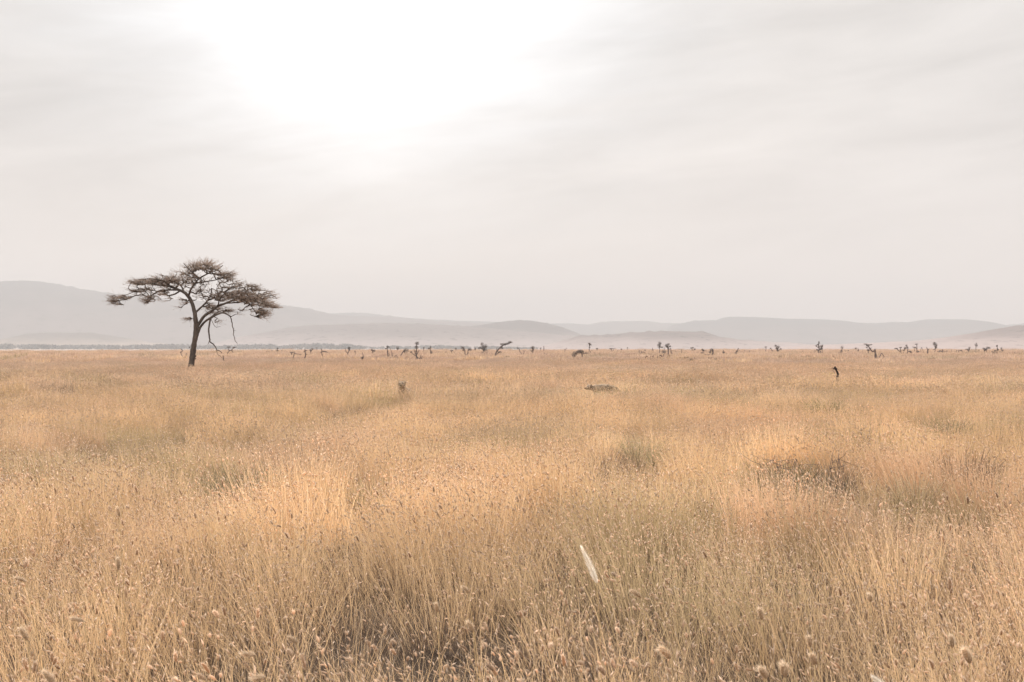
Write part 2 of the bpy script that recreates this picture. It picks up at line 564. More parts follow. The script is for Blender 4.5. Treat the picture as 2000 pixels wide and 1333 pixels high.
# ------------------------------------------------------------------ grass
def stems(mb, rg, n, rad, h0, h1, lean, bend, width, segs, col_a, col_b, wind=0.12, clump=0.5, taper=0.25):
    """n thin ribbons; returns tips, tip directions and heights"""
    r = rad * np.sqrt(rg.random(n))
    a = rg.random(n) * 2 * math.pi
    base = np.stack([r * np.cos(a), r * np.sin(a), np.zeros(n)], 1)
    out = a + rg.normal(0, 0.9, n)
    H = h0 + (h1 - h0) * rg.random(n)
    th0 = np.abs(rg.normal(0, lean, n)) + clump * lean * r / max(rad, 1e-6)
    kb = rg.normal(bend, bend * 0.6, n)
    dx, dy = np.cos(out), np.sin(out)
    w_az = rg.random(n) * math.pi
    wv = np.stack([np.cos(w_az), np.sin(w_az), np.zeros(n)], 1) * (width * (0.6 + 0.8 * rg.random(n)))[:, None] * 0.5
    P = [base]
    p = base.copy()
    for s in range(segs):
        u = (s + 0.6) / segs
        ang = th0 + kb * u ** 1.6
        step = (H / segs)[:, None] * np.stack([np.sin(ang) * dx - wind * u, np.sin(ang) * dy, np.cos(ang)], 1)
        p = p + step
        P.append(p)
    tdir = step / np.linalg.norm(step, axis=1)[:, None]
    f = rg.random(n)[:, None]
    cc = np.array(col_a)[None] * f + np.array(col_b)[None] * (1 - f)
    cc = cc * (0.8 + 0.4 * rg.random(n))[:, None]
    V, C = [], []
    for s, pp in enumerate(P):
        k_ = 1 - (1 - taper) * (s / segs) ** 1.5
        V += [pp - wv * k_, pp + wv * k_]
        C += [cc, cc]
    V = np.stack(V, 1)
    C = np.stack(C, 1)
    m = 2 * (segs + 1)
    o = (np.arange(n) * m)[:, None, None]
    s = (np.arange(segs) * 2)[None, :, None]
    q = (o + s + np.array([0, 1, 3, 2])[None, None, :]).reshape(-1, 4)
    mb.add(V.reshape(-1, 3), q, c=C.reshape(-1, 3))
    return P[-1], tdir, cc


def frame(d):
    ref = np.where(np.abs(d[:, 2:3]) < 0.9, np.array([[0, 0, 1.0]]), np.array([[1.0, 0, 0]]))
    a = np.cross(d, ref)
    a /= np.linalg.norm(a, axis=1)[:, None] + 1e-9
    return a, np.cross(d, a)


def heads_simple(mb, rg, tip, d, ln, wd, col, sides=3):
    """spindle seed heads"""
    n = len(tip)
    l = ln * (0.6 + 0.8 * rg.random(n))[:, None]
    w = wd * (0.7 + 0.6 * rg.random(n))[:, None]
    d = d + np.stack([rg.normal(-0.25, 0.35, n), rg.normal(0, 0.35, n), rg.normal(-0.1, 0.2, n)], 1)
    d /= np.linalg.norm(d, axis=1)[:, None]
    a, b = frame(d)
    vs = [tip]
    for k_ in range(sides):
        th_ = 2 * math.pi * k_ / sides
        vs.append(tip + d * l * 0.45 + (a * math.cos(th_) + b * math.sin(th_)) * w)
    vs.append(tip + d * l)
    V = np.stack(vs, 1).reshape(-1, 3)
    m = sides + 2
    t = []
    for k_ in range(sides):
        k2 = (k_ + 1) % sides
        t += [(0, 1 + k_, 1 + k2), (m - 1, 1 + k2, 1 + k_)]
    t = (np.arange(n) * m)[:, None, None] + np.array(t)[None]
    c = np.array(col)[None] * (0.8 + 0.4 * rg.random(n))[:, None]
    mb.add(V, t=t.reshape(-1, 3), c=np.repeat(c, m, 0))


def head_fine(mb, rg, p0, d, ln, wd, core, hair, nb=90, hl=1.0, droop=0.25, plume=False):
    """one bristly seed head: a core with a halo of fine hairs"""
    d = d / np.linalg.norm(d)
    side = np.cross(d, [0.2, 0.9, 0.3])
    side /= np.linalg.norm(side)
    sg = 7
    u = np.linspace(0, 1, sg)
    pts = p0 + d * (u * ln)[:, None] + side * (droop * ln * u ** 2)[:, None] - np.array([0, 0, 1]) * (0.15 * ln * u ** 2)[:, None]
    prof = np.array([0.35, 0.8, 1, 1, 0.95, 0.75, 0.3]) * wd * 0.55
    if plume:
        prof = np.array([0.5, 0.75, 0.7, 0.55, 0.4, 0.25, 0.08]) * wd * 0.5
    tube(mb, pts, prof * (0.4 if plume else 1), 6, core)
    uu = rg.random(nb)
    idx = uu * (sg - 1)
    i0 = np.minimum(idx.astype(int), sg - 2)
    f = (idx - i0)[:, None]
    q0 = pts[i0] * (1 - f) + pts[i0 + 1] * f
    dd = pts[i0 + 1] - pts[i0]
    dd /= np.linalg.norm(dd, axis=1)[:, None]
    a, b = frame(dd)
    th_ = rg.random(nb) * 2 * math.pi
    rad = a * np.cos(th_)[:, None] + b * np.sin(th_)[:, None]
    pr = np.interp(uu, u, prof)[:, None]
    bl = wd * hl * (0.5 + 0.7 * rg.random(nb))[:, None]
    out_, fwd = (0.75, 0.8)
    if plume:
        bl = bl * (1.15 - 0.8 * uu[:, None])
        out_, fwd = 0.55, 1.9
    tipp = q0 + rad * (pr + bl * out_) + dd * bl * fwd
    w = np.cross(rad, dd) * wd * (0.03 if plume else 0.075)
    V = np.stack([q0 + rad * pr * 0.7 - w, q0 + rad * pr * 0.7 + w, tipp], 1).reshape(-1, 3)
    mb.add(V, t=np.arange(3 * nb).reshape(-1, 3), c=hair)


GOLD, GOLD2 = (0.74, 0.55, 0.31), (0.82, 0.66, 0.43)
PALE, PALE2 = (0.87, 0.76, 0.61), (0.82, 0.69, 0.53)
PINK, PINK2 = (0.68, 0.49, 0.31), (0.77, 0.59, 0.40)
OLIVE, OLIVE2 = (0.44, 0.37, 0.20), (0.70, 0.57, 0.36)
DUSK, DUSK2 = (0.11, 0.08, 0.06), (0.30, 0.225, 0.16)  # dead litter browns, darkened to stand in for deep shade between stems
HEADC, HEADC2 = (0.52, 0.38, 0.25), (0.83, 0.68, 0.50)
KINDS = ['gold', 'olive', 'pink', 'thin']
PAL = {'gold': (GOLD, GOLD2), 'olive': (OLIVE, OLIVE2), 'pink': (PINK, PINK2), 'thin': (DUSK, DUSK2)}
protos = []
proto_of = {}
src = bpy.data.collections.new('grass_clumps')     # not linked to the scene: only instanced by the grass


def add_proto(key, mb):
    nm = 'clump_%03d' % len(protos)
    o = bpy.data.objects.new(nm, mb.mesh(nm, M_grass))
    src.objects.link(o)
    proto_of.setdefault(key, []).append(len(protos))
    protos.append(o)


for kd in KINDS:
    ca, cb = PAL[kd]
    # band 0: close, every stem and hair
    for v in range(5):
        rg = np.random.default_rng(100 + 10 * KINDS.index(kd) + v)
        mb = MB()
        if kd == 'thin':
            stems(mb, rg, 90, 0.22, 0.08, 0.34, 0.6, 0.7, 0.0030, 4, ca, (0.17, 0.125, 0.09))
            stems(mb, rg, 7, 0.2, 0.3, 0.62, 0.22, 0.3, 0.0022, 5, GOLD2, ca)
            tp, td, _ = stems(mb, rg, 2, 0.2, 0.45, 0.62, 0.15, 0.3, 0.002, 5, GOLD, PALE)
            for i in range(2):
                head_fine(mb, rg, tp[i], td[i], 0.03, 0.009, HEADC, HEADC2, 40)
        else:
            nst = {'gold': 34, 'olive': 38, 'pink': 40}[kd]
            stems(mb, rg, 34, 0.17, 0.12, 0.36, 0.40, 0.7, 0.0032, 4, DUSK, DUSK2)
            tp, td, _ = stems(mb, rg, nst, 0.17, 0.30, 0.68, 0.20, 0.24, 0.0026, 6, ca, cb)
            nh = {'gold': 8, 'olive': 6, 'pink': 6}[kd]
            for i in range(nh):
                dd = td[i] + np.array([rg.normal(-0.25, 0.28), rg.normal(0, 0.25), rg.normal(0.25, 0.2)])
                big = rg.random() < 0.28 and kd != 'pink'
                if big:
                    head_fine(mb, rg, tp[i], dd, rg.uniform(0.03, 0.05), rg.uniform(0.008, 0.0105), HEADC, (0.88, 0.75, 0.58), 110, droop=rg.normal(0.05, 0.2))
                else:
                    head_fine(mb, rg, tp[i], dd, rg.uniform(0.012, 0.026), rg.uniform(0.006, 0.009), HEADC2, HEADC2, 36, droop=rg.normal(0, 0.4))
            # fine side spikelets
            heads_simple(mb, rg, tp[nh:], td[nh:], 0.03, 0.003, PALE2)
        add_proto((0, kd), mb)
    # band 1: 9 to 32 m
    for v in range(4):
        rg = np.random.default_rng(300 + 10 * KINDS.index(kd) + v)
        mb = MB()
        R = 0.45
        if kd == 'thin':
            stems(mb, rg, 170, R, 0.08, 0.34, 0.6, 0.6, 0.006, 3, ca, (0.20, 0.15, 0.105))
            tp, td, _ = stems(mb, rg, 40, R, 0.3, 0.6, 0.2, 0.3, 0.004, 3, cb, GOLD2)
            heads_simple(mb, rg, tp, td, 0.035, 0.006, HEADC2)
        else:
            stems(mb, rg, 170, R, 0.15, 0.42, 0.28, 0.6, 0.006, 3, cb, tuple(x * 0.8 for x in ca))
            tp, td, _ = stems(mb, rg, 200, R, 0.34, 0.62, 0.13, 0.25, 0.0042, 3, ca, cb)
            nh = {'gold': 84, 'olive': 56, 'pink': 80}[kd]
            heads_simple(mb, rg, tp[:nh // 2], td[:nh // 2], 0.028, 0.0065, HEADC2, 4)
            heads_simple(mb, rg, tp[nh // 2:nh], td[nh // 2:nh], 0.04, 0.0055, PALE2, 3)
        add_proto((1, kd), mb)
    # band 2: 32 to 130 m
    for v in range(3):
        rg = np.random.default_rng(500 + 10 * KINDS.index(kd) + v)
        mb = MB()
        R = 1.3
        if kd == 'thin':
            stems(mb, rg, 240, R, 0.12, 0.38, 0.45, 0.5, 0.016, 2, ca, cb)
            tp, td, _ = stems(mb, rg, 90, R, 0.3, 0.55, 0.2, 0.3, 0.012, 2, cb, GOLD2)
            heads_simple(mb, rg, tp, td, 0.06, 0.012, HEADC2)
        else:
            stems(mb, rg, 330, R, 0.15, 0.40, 0.28, 0.5, 0.018, 2, cb, tuple(x * 0.85 for x in ca))
            tp, td, _ = stems(mb, rg, 520, R, 0.30, 0.60, 0.14, 0.25, 0.011, 2, ca, cb)
            heads_simple(mb, rg, tp[:200], td[:200], 0.06, 0.011, HEADC2)
        add_proto((2, kd), mb)
    # band 3: 130 m and beyond
    for v in range(3):
        rg = np.random.default_rng(700 + 10 * KINDS.index(kd) + v)
        mb = MB()
        R = 4.5
        n = 300 if kd == 'thin' else 620
        stems(mb, rg, n, R, 0.15, 0.40, 0.3, 0.4, 0.075, 1, ca, cb)
        if kd != 'thin':
            stems(mb, rg, 620, R, 0.28, 0.58, 0.16, 0.2, 0.045, 1, ca, GOLD2)
        add_proto((3, kd), mb)

# darker openings seen in the photo: (pixel x, pixel y, half width px, half height px)
GAPS = [(905, 1185, 44, 26), (40, 1190, 36, 34), (1430, 1265, 44, 36), (1150, 1135, 36, 26), (630, 1290, 26, 26), (1010, 1215, 16, 18), (830, 1215, 14, 14), (120, 1170, 16, 14), (1530, 1275, 16, 20), (1330, 1235, 16, 16), (560, 1240, 14, 14), (395, 1230, 12, 14), (1820, 1085, 12, 14), (1745, 1110, 10, 12), (440, 1075, 10, 10), (1240, 1075, 10, 9), (860, 1060, 12, 10), (300, 1010, 18, 16),
        (475, 925, 60, 24), (205, 930, 25, 18), (718, 950, 30, 18), (1190, 890, 18, 16), (1250, 862, 40, 14), (1785, 948, 28, 18), (1885, 905, 40, 24),
        (1540, 925, 50, 24), (1645, 925, 18, 18), (1690, 950, 22, 14), (1855, 832, 22, 12), (1390, 960, 26, 20), (1890, 1045, 40, 30), (985, 940, 26, 14),
        (1620, 1265, 34, 28), (1790, 1190, 18, 26), (760, 1090, 25, 20), (1500, 797, 24, 6), (235, 760, 70, 6), (1440, 735, 30, 4), (1960, 975, 24, 14),
        (1960, 1310, 34, 22), (1115, 1255, 30, 25), (1400, 885, 34, 10), (395, 826, 20, 6), (690, 792, 24, 6)]


def gap_field(x, y):
    d = np.maximum(y, 0.5)
    g = np.zeros_like(x)
    pxg = 1000 + x / d * F
    for (gx_, gy_, rx_, ry_) in GAPS:
        # foot of the opening on the ground, from its place in the photograph
        dg = (EYE - 0.30) * F / (gy_ - HZ)
        cx_ = (gx_ - 1000) / F * dg
        wx = rx_ / F * dg
        wy = max(ry_ / F * dg * dg / (EYE - 0.30) * 0.7, wx * 0.8)
        wf = np.where(y < dg, wy + 0.15 * dg, wy)
        e = ((x - cx_) / wx) ** 2 + ((y - dg) / wf) ** 2
        g = np.maximum(g, np.exp(-e * 0.9))
    return g


LOW = [(-3.15, 29.6, 0.85, 5.4, 0.86), (2.62, 31.0, 0.9, 3.6, 0.12)]      # shorter grass where the animals show
SHRUBS = [(1610, 804, 54, 26), (1855, 846, 52, 34), (1535, 945, 96, 50), (1640, 936, 34, 42), (1785, 962, 64, 48), (1885, 925, 76, 52), (1188, 908, 34, 42),
          (1258, 884, 66, 34), (1502, 804, 36, 14), (1786, 800, 28, 20), (478, 945, 120, 44), (208, 950, 44, 36), (722, 970, 60, 42), (690, 800, 34, 14),
          (215, 768, 84, 10), (1395, 985, 60, 50), (1875, 742, 46, 10), (1985, 738, 40, 9), (1811, 740, 26, 9), (1618, 741, 13, 15)]
FEET = []
for (gx_, gy_, gw_, gh_) in SHRUBS:
    dg = (EYE - 0.30) * F / (gy_ - HZ)
    FEET.append(((gx_ - 1000) / F * dg, dg, gw_ / F * dg * 0.42, gw_ / F * dg * 0.36))
    LOW.append(((gx_ - 1000) / F * dg, dg - 0.10 * dg, gw_ / F * dg * 0.6, 0.13 * dg, 0.5))
pts, idxs, rots, scls, cols = [], [], [], [], []


def cells(x, y, size, seed):
    """nearest tuft centre on a jittered grid: distance, direction to it, a random number per tuft (x4)"""
    gx_, gy_ = np.floor(x / size).astype(np.int64), np.floor(y / size).astype(np.int64)
    best = np.full(len(x), 1e9)
    ox_, oy_ = np.zeros(len(x)), np.zeros(len(x))
    rnd = np.zeros((len(x), 4))

    def h(a, b, k_):
        n = (a * 374761393 + b * 668265263 + (seed + k_) * 974634 + k_ * 7919) & 0x7fffffff
        n = ((n ^ (n >> 13)) * 1274126177) & 0x7fffffff
        return ((n ^ (n >> 16)) & 0xffff) / 65535.0
    for i in (-1, 0, 1):
        for j in (-1, 0, 1):
            a, b = gx_ + i, gy_ + j
            cx_, cy_ = (a + 0.15 + 0.7 * h(a, b, 1)) * size, (b + 0.15 + 0.7 * h(a, b, 2)) * size
            d_ = np.hypot(x - cx_, y - cy_)
            m_ = d_ < best
            best[m_] = d_[m_]
            ox_[m_], oy_[m_] = (x - cx_)[m_], (y - cy_)[m_]
            for k_ in range(4):
                rnd[m_, k_] = h(a, b, 3 + k_)[m_]
    return best, ox_, oy_, rnd


def scatter(band, d0, d1, spacing, half, hs, wide_scale=1.0):
    rg = np.random.default_rng(40 + band)
    rows = []
    y = d0
    while y < d1:
        st = spacing if band < 3 else spacing * max(1.0, y / 420.0)
        w = half * (y + 1.5) + 1.2
        n = int(2 * w / st) + 1
        xs_ = np.linspace(-w, w, n) + rg.uniform(-0.5, 0.5, n) * st
        ys_ = y + rg.uniform(-0.5, 0.5, n) * st
        rows.append(np.stack([xs_, ys_, np.full(n, st / spacing)], 1))
        y += st
    P = np.concatenate(rows)
    x, y, ss = P.T
    n = len(P)
    gap = gap_field(x, y) + np.maximum(0, fbm(x, y, 1.5, 61, 3) - 0.60) * np.interp(y, [0, 8, 30, 45], [3.6, 4.2, 3.6, 0]) + np.maximum(0, fbm(x, y, 7, 66, 3) - 0.66) * 3
    f_ol = fbm(x, y, 6, 71, 3) * 0.35 + fbm(x, y, 1.3, 75, 2) * 0.65
    f_pk = fbm(x, y, 16, 81, 3) * 0.35 + fbm(x, y, 2.1, 85, 2) * 0.65
    f_big = fbm(x, y * 0.5, 60, 91, 3)
    pk_thr = np.interp(y, [0, 12, 30, 50, 70, 120, 300], [0.54, 0.53, 0.60, 0.57, 0.47, 0.46, 0.50])
    tsz = (0.62, 0.85, 2.2, 9.0)[band]
    td_, tx_, ty_, tr_ = cells(x, y, tsz, 900 + band)
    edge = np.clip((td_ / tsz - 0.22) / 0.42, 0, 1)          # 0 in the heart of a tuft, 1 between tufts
    tstr = np.interp(y, [0, 30, 60, 150], [1.0, 0.9, 0.5, 0.25])
    f_ol = f_ol + 0.26 * (tr_[:, 0] - 0.5)
    f_pk = f_pk + 0.32 * (tr_[:, 1] - 0.5)
    kd = np.full(n, 0)
    kd[f_pk > pk_thr] = 2
    kd[(f_ol > np.interp(y, [0, 15, 40, 90], [0.63, 0.61, 0.64, 0.68]))] = 1
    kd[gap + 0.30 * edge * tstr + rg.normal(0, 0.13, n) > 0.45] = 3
    keep = (rg.random(n) > np.clip((gap - 0.32) * 2.2, 0, 0.9)) | (kd == 3)
    keep &= rg.random(n) > 0.66 * edge * tstr * (band < 2)
    # multiply colours
    lum = 0.82 + 0.13 * (fbm(x, y, 5, 101, 3) - 0.5) + 0.13 * (f_big - 0.5) + rg.normal(0, 0.07, n)
    warm = (fbm(x, y, 9, 111, 2) - 0.5) * 0.16
    lum = lum * np.interp(y, [0, 9, 22], [1.16, 1.12, 1.0])
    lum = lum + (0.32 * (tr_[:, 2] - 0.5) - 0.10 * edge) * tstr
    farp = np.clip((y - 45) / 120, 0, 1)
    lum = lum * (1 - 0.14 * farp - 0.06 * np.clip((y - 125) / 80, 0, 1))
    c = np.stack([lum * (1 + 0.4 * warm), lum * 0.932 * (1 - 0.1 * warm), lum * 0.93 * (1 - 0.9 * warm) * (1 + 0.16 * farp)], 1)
    hgt = hs * (0.72 + 0.55 * fbm(x, y, 2.4, 121, 3)) * (1 - 0.64 * np.clip(gap, 0, 1)) * (1 + tstr * (0.42 * (tr_[:, 3] - 0.45) - 0.34 * edge ** 1.5)) * rg.uniform(0.88, 1.12, n)
    w_ = wide_scale * ss * rg.uniform(0.9, 1.15, n)
    ids = np.zeros(n, int)
    for k_, nm in enumerate(KINDS):
        lst = np.array(proto_of[(band, nm)])
        s_ = kd == k_
        ids[s_] = lst[rg.integers(0, len(lst), s_.sum())]
    sp_ = 0.42 * tstr / tsz
    r = np.stack([rg.normal(0, 0.06, n) - sp_ * ty_, rg.normal(0, 0.06, n) + sp_ * tx_ - 0.05, rg.normal(0, 0.7, n)], 1)
    # beyond the end of the tall grass: bare plain
    lim = np.interp(x / y, [-0.45, -0.3, -0.15, 0.1, 0.45], [560, 600, 700, 820, 860])
    keep &= y < lim
    if band == 2:
        keep &= rg.random(n) < np.interp(y, [105, 175], [1.0, 0.0])
    if band == 3:
        keep &= rg.random(n) < np.interp(y, [95, 165], [0.15, 1.0])
    keep &= (x * x + y * y) > 1.3 ** 2
    keep &= ~((np.abs(x + 19.8) < 0.3) & (np.abs(y - 72.6) < 0.3))
    for (cx_, cy_, wx, wy) in FEET:
        keep &= (((x - cx_) / wx) ** 2 + ((y - cy_) / wy) ** 2 > 1)
    pts.append(np.stack([x, y, 0 * x], 1)[keep])
    idxs.append(ids[keep])
    rots.append(r[keep])
    for (cx_, cy_, wx, wy, amt) in LOW:
        hgt = hgt * (1 - amt * np.exp(-(((x - cx_) / wx) ** 2) ** 2 - (((y - cy_) / wy) ** 2) ** 2))
    scls.append(np.stack([w_, w_, hgt], 1)[keep])
    cols.append(c[keep])


scatter(0, 1.6, 9.5, 0.178, 0.50, 1.0)
scatter(1, 9.3, 33, 0.33, 0.50, 1.0)
scatter(2, 32.5, 175, 0.95, 0.49, 1.0)
scatter(3, 97, 870, 3.4, 0.48, 0.82)
pts = np.concatenate(pts)
gmesh = bpy.data.meshes.new('grass')
gmesh.vertices.add(len(pts))
gmesh.vertices.foreach_set('co', pts.ravel())
a = gmesh.attributes.new('idx', 'INT', 'POINT')
a.data.foreach_set('value', np.concatenate(idxs).astype(np.int32))
a = gmesh.attributes.new('rot', 'FLOAT_VECTOR', 'POINT')
a.data.foreach_set('vector', np.concatenate(rots).ravel())
a = gmesh.attributes.new('scl', 'FLOAT_VECTOR', 'POINT')
a.data.foreach_set('vector', np.concatenate(scls).ravel())
cc = np.concatenate(cols)
a = gmesh.attributes.new('icol', 'FLOAT_COLOR', 'POINT')
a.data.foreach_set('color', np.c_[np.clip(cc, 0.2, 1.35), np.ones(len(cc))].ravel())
grass = bpy.data.objects.new('grass', gmesh)
COL.objects.link(grass)
tag(grass, kind='stuff')
gn = bpy.data.node_groups.new('grass_scatter', 'GeometryNodeTree')
gn.interface.new_socket('Geometry', in_out='INPUT', socket_type='NodeSocketGeometry')
gn.interface.new_socket('Geometry', in_out='OUTPUT', socket_type='NodeSocketGeometry')
gi = gn.nodes.new('NodeGroupInput')
go = gn.nodes.new('NodeGroupOutput')
iop = gn.nodes.new('GeometryNodeInstanceOnPoints')
ci = gn.nodes.new('GeometryNodeCollectionInfo')
ci.inputs['Collection'].default_value = src
ci.inputs['Separate Children'].default_value = True
ci.inputs['Reset Children'].default_value = True
iop.inputs['Pick Instance'].default_value = True


def named(nm, typ):
    n = gn.nodes.new('GeometryNodeInputNamedAttribute')
    n.data_type = typ
    n.inputs['Name'].default_value = nm
    return n.outputs['Attribute']


gn.links.new(gi.outputs[0], iop.inputs['Points'])
gn.links.new(ci.outputs[0], iop.inputs['Instance'])
gn.links.new(named('idx', 'INT'), iop.inputs['Instance Index'])
e2r = gn.nodes.new('FunctionNodeEulerToRotation')
gn.links.new(named('rot', 'FLOAT_VECTOR'), e2r.inputs[0])
gn.links.new(e2r.outputs[0], iop.inputs['Rotation'])
gn.links.new(named('scl', 'FLOAT_VECTOR'), iop.inputs['Scale'])
gn.links.new(iop.outputs[0], go.inputs[0])
md = grass.modifiers.new('scatter', 'NODES')
md.node_group = gn
print('grass instances', len(pts), 'prototypes', len(protos))

# ------------------------------------------------------------------ the umbrella acacia
AD = 72.6                                    # metres from the camera
KZ = AD / F / 5.0                            # one unit of the traced skeleton, in metres


def az_(zx, zy, dy=0.0):
    """traced point of the acacia -> local metres from its foot"""
    return np.array([(zx - 968) * KZ, dy, (1145 - zy) * KZ + FOOT])


FOOT = EYE + (HZ - (490 + 1145 / 5.0)) / F * AD          # height of the traced foot above the ground
foot_x = (180 + 968 / 5.0 - 1000) / F * AD
acacia = empty('umbrella_acacia', (foot_x, AD, 0))
tag(acacia, 'tall lone acacia with a wide flat layered crown and broken hanging branches', 'tree')
rt = np.random.default_rng(5)
# limbs: list of (zx, zy, dy metres), start radius, end radius (traced units)
LIMBS = [
    ([(960, 1230, 0), (966, 1145, 0), (978, 1040, 0.02), (993, 930, 0), (1008, 830, 0.03), (1014, 720, 0.0), (1003, 600, -0.03)], 31, 19),
    ([(1003, 610, -0.03), (962, 485, 0.05), (900, 412, 0.12), (830, 380, 0.2), (760, 352, 0.35), (640, 332, 0.6), (520, 312, 0.8), (400, 330, 0.9)], 19, 4),
    ([(938, 440, 0.08), (970, 385, -0.2), (1020, 322, -0.35), (1060, 272, -0.3), (1140, 222, -0.1), (1200, 190, 0.2), (1260, 140, 0.4)], 12, 3),
    ([(1060, 272, -0.3), (1010, 225, -0.6), (960, 170, -0.8), (930, 130, -0.9)], 8, 3),
    ([(1140, 222, -0.1), (1220, 235, -0.5), (1310, 255, -0.8), (1400, 280, -0.9)], 7, 2.5),
    ([(1020, 322, -0.35), (1090, 300, 0.5), (1180, 270, 1.1), (1250, 230, 1.6)], 7, 2.5),
    ([(830, 382, 0.2), (700, 390, -0.3), (640, 420, -0.6), (600, 452, -0.8), (530, 440, -1.0), (460, 452, -1.1), (400, 478, -1.2), (265, 512, -1.4)], 9, 3),
    ([(600, 452, -0.8), (560, 400, -0.9), (520, 380, -1.0), (450, 412, -1.0), (390, 438, -1.1), (300, 462, -1.3)], 5, 2),
    ([(640, 420, -0.6), (570, 475, -0.5), (525, 530, -0.4)], 4.5, 2),
    ([(850, 388, 0.2), (805, 425, 0.0), (752, 438, -0.2), (715, 412, -0.3)], 9, 5),
    ([(900, 412, 0.12), (820, 330, 1.0), (740, 290, 1.8), (640, 280, 2.4), (560, 285, 2.8)], 9, 2.5),
    ([(760, 352, 0.35), (720, 300, -0.8), (650, 290, -1.6), (560, 300, -2.2)], 7, 2.5),
    ([(1008, 605, 0.0), (1060, 545, 0.3), (1100, 485, 0.6), (1128, 420, 0.8), (1128, 360, 0.9)], 12, 4.5),
    ([(1100, 485, 0.6), (1180, 440, 1.4), (1280, 420, 2.0), (1360, 400, 2.4)], 6, 2.5),
    ([(1128, 360, 0.9), (1190, 385, 0.6), (1290, 400, 0.2)], 4, 2),
    ([(1022, 760, 0), (1038, 722, -0.03), (1100, 642, -0.15), (1180, 590, -0.25), (1240, 545, -0.35), (1320, 515, -0.4), (1420, 470, -0.3), (1500, 400, 0.0), (1560, 350, 0.3)], 17, 4),
    ([(1420, 470, -0.3), (1550, 482, -0.7), (1680, 520, -1.0), (1820, 562, -1.2)], 7, 2),
    ([(1500, 485, -0.5), (1590, 555, -0.8), (1640, 640, -0.9)], 5, 2),
    ([(1320, 515, -0.4), (1400, 500, 0.7), (1500, 470, 1.5), (1620, 450, 2.1)], 7, 2.5),
    ([(1240, 545, -0.35), (1300, 470, -1.2), (1380, 430, -2.0), (1480, 430, -2.6)], 7, 2.5),
    ([(1018, 855, 0.0), (1036, 800, -0.05), (1070, 742, -0.2), (1120, 690, -0.35), (1190, 652, -0.5), (1250, 622, -0.6), (1310, 612, -0.65), (1380, 648, -0.7)], 14, 6),
    ([(1150, 672, -0.42), (1220, 600, 0.2), (1290, 580, 0.5), (1350, 595, 0.7)], 6, 2.5),
    ([(1012, 640, 0.0), (985, 665, -0.1), (945, 680, -0.2)], 3.5, 2),
]
trunk_mb = MB()
nodes, nrad = [], []
for pts_, r0, r1 in LIMBS:
    P = np.array([az_(*p) for p in pts_])
    n = max(8, int(len(P) * 5))
    Q = smooth_path(P, n)
    wob = rt.normal(0, 1.6 * KZ, (n, 3))
    wob[:2] = 0
    wob = (wob + np.roll(wob, 1, 0)) * 0.5
    if r0 < 25:
        Q = Q + wob
    R = (np.linspace(1, 0, n) ** 0.8 * (r0 - r1) + r1) * KZ
    if r0 > 25:
        R = R * (1 + 0.05 * np.sin(np.arange(n) * 1.9) + 0.05 * rt.normal(size=n))
        R[:4] *= np.linspace(1.25, 1.0, 4)
    tube(trunk_mb, Q, R, 10 if r0 > 12 else 6)
    if r0 < 25:
        nodes += [q for q in Q[2:]]
        nrad += list(R[2:])
for zx, zy, s in ((962, 945, 11), (1012, 1030, 12), (1010, 1055, 9)):          # knots on the trunk
    p = az_(zx, zy, -0.1)
    tube(trunk_mb, [p, p + np.array([0.04 * (1 if zx > 980 else -1), -0.02, 0.02])], [s * KZ, s * KZ * 0.6], 6)
trunk_mb.build('trunk', M_bark, acacia, smooth=True)
HANG = [([(1375, 645, -0.7), (1388, 690, -0.7), (1396, 740, -0.68), (1410, 785, -0.7), (1404, 815, -0.7), (1418, 850, -0.72), (1420, 880, -0.7), (1447, 908, -0.7)], 6, 2.5, [([(1408, 785, -.7), (1428, 782, -.65)], 2), ([(1414, 850, -.7), (1430, 856, -.7)], 2)]),
        ([(1172, 655, -0.45), (1165, 700, -0.45), (1158, 780, -0.47), (1166, 860, -0.45), (1172, 892, -0.45), (1200, 915, -0.42), (1222, 945, -0.4), (1235, 968, -0.42), (1262, 978, -0.4), (1282, 1000, -0.4)], 10, 3.5,
         [([(1166, 870, -.45), (1150, 918, -.46)], 4), ([(1226, 950, -.4), (1236, 990, -.42), (1244, 1015, -.4), (1270, 1030, -.4), (1286, 1052, -.42)], 3)]),
        ([(1180, 655, -0.5), (1200, 705, -0.55), (1232, 748, -0.6), (1278, 742, -0.62)], 3.5, 1.5, [([(1215, 680, -.5), (1245, 700, -.52), (1240, 740, -.55)], 1.6)])]
for pts_, r0, r1, subs in HANG:
    mb = MB()
    Q = smooth_path([az_(*p) for p in pts_], 26)
    Q[1:] += rt.normal(0, 1.2 * KZ, (25, 3))
    tube(mb, Q, np.linspace(r0, r1, 26) * KZ, 6)
    for sp_, rr in subs:
        tube(mb, smooth_path([az_(*p) for p in sp_], 8), np.linspace(rr, rr * 0.6, 8) * KZ, 5)
    o = mb.build('hanging_branch', M_bark, acacia, smooth=True)
    o['label'] = 'bare broken branch hanging down'
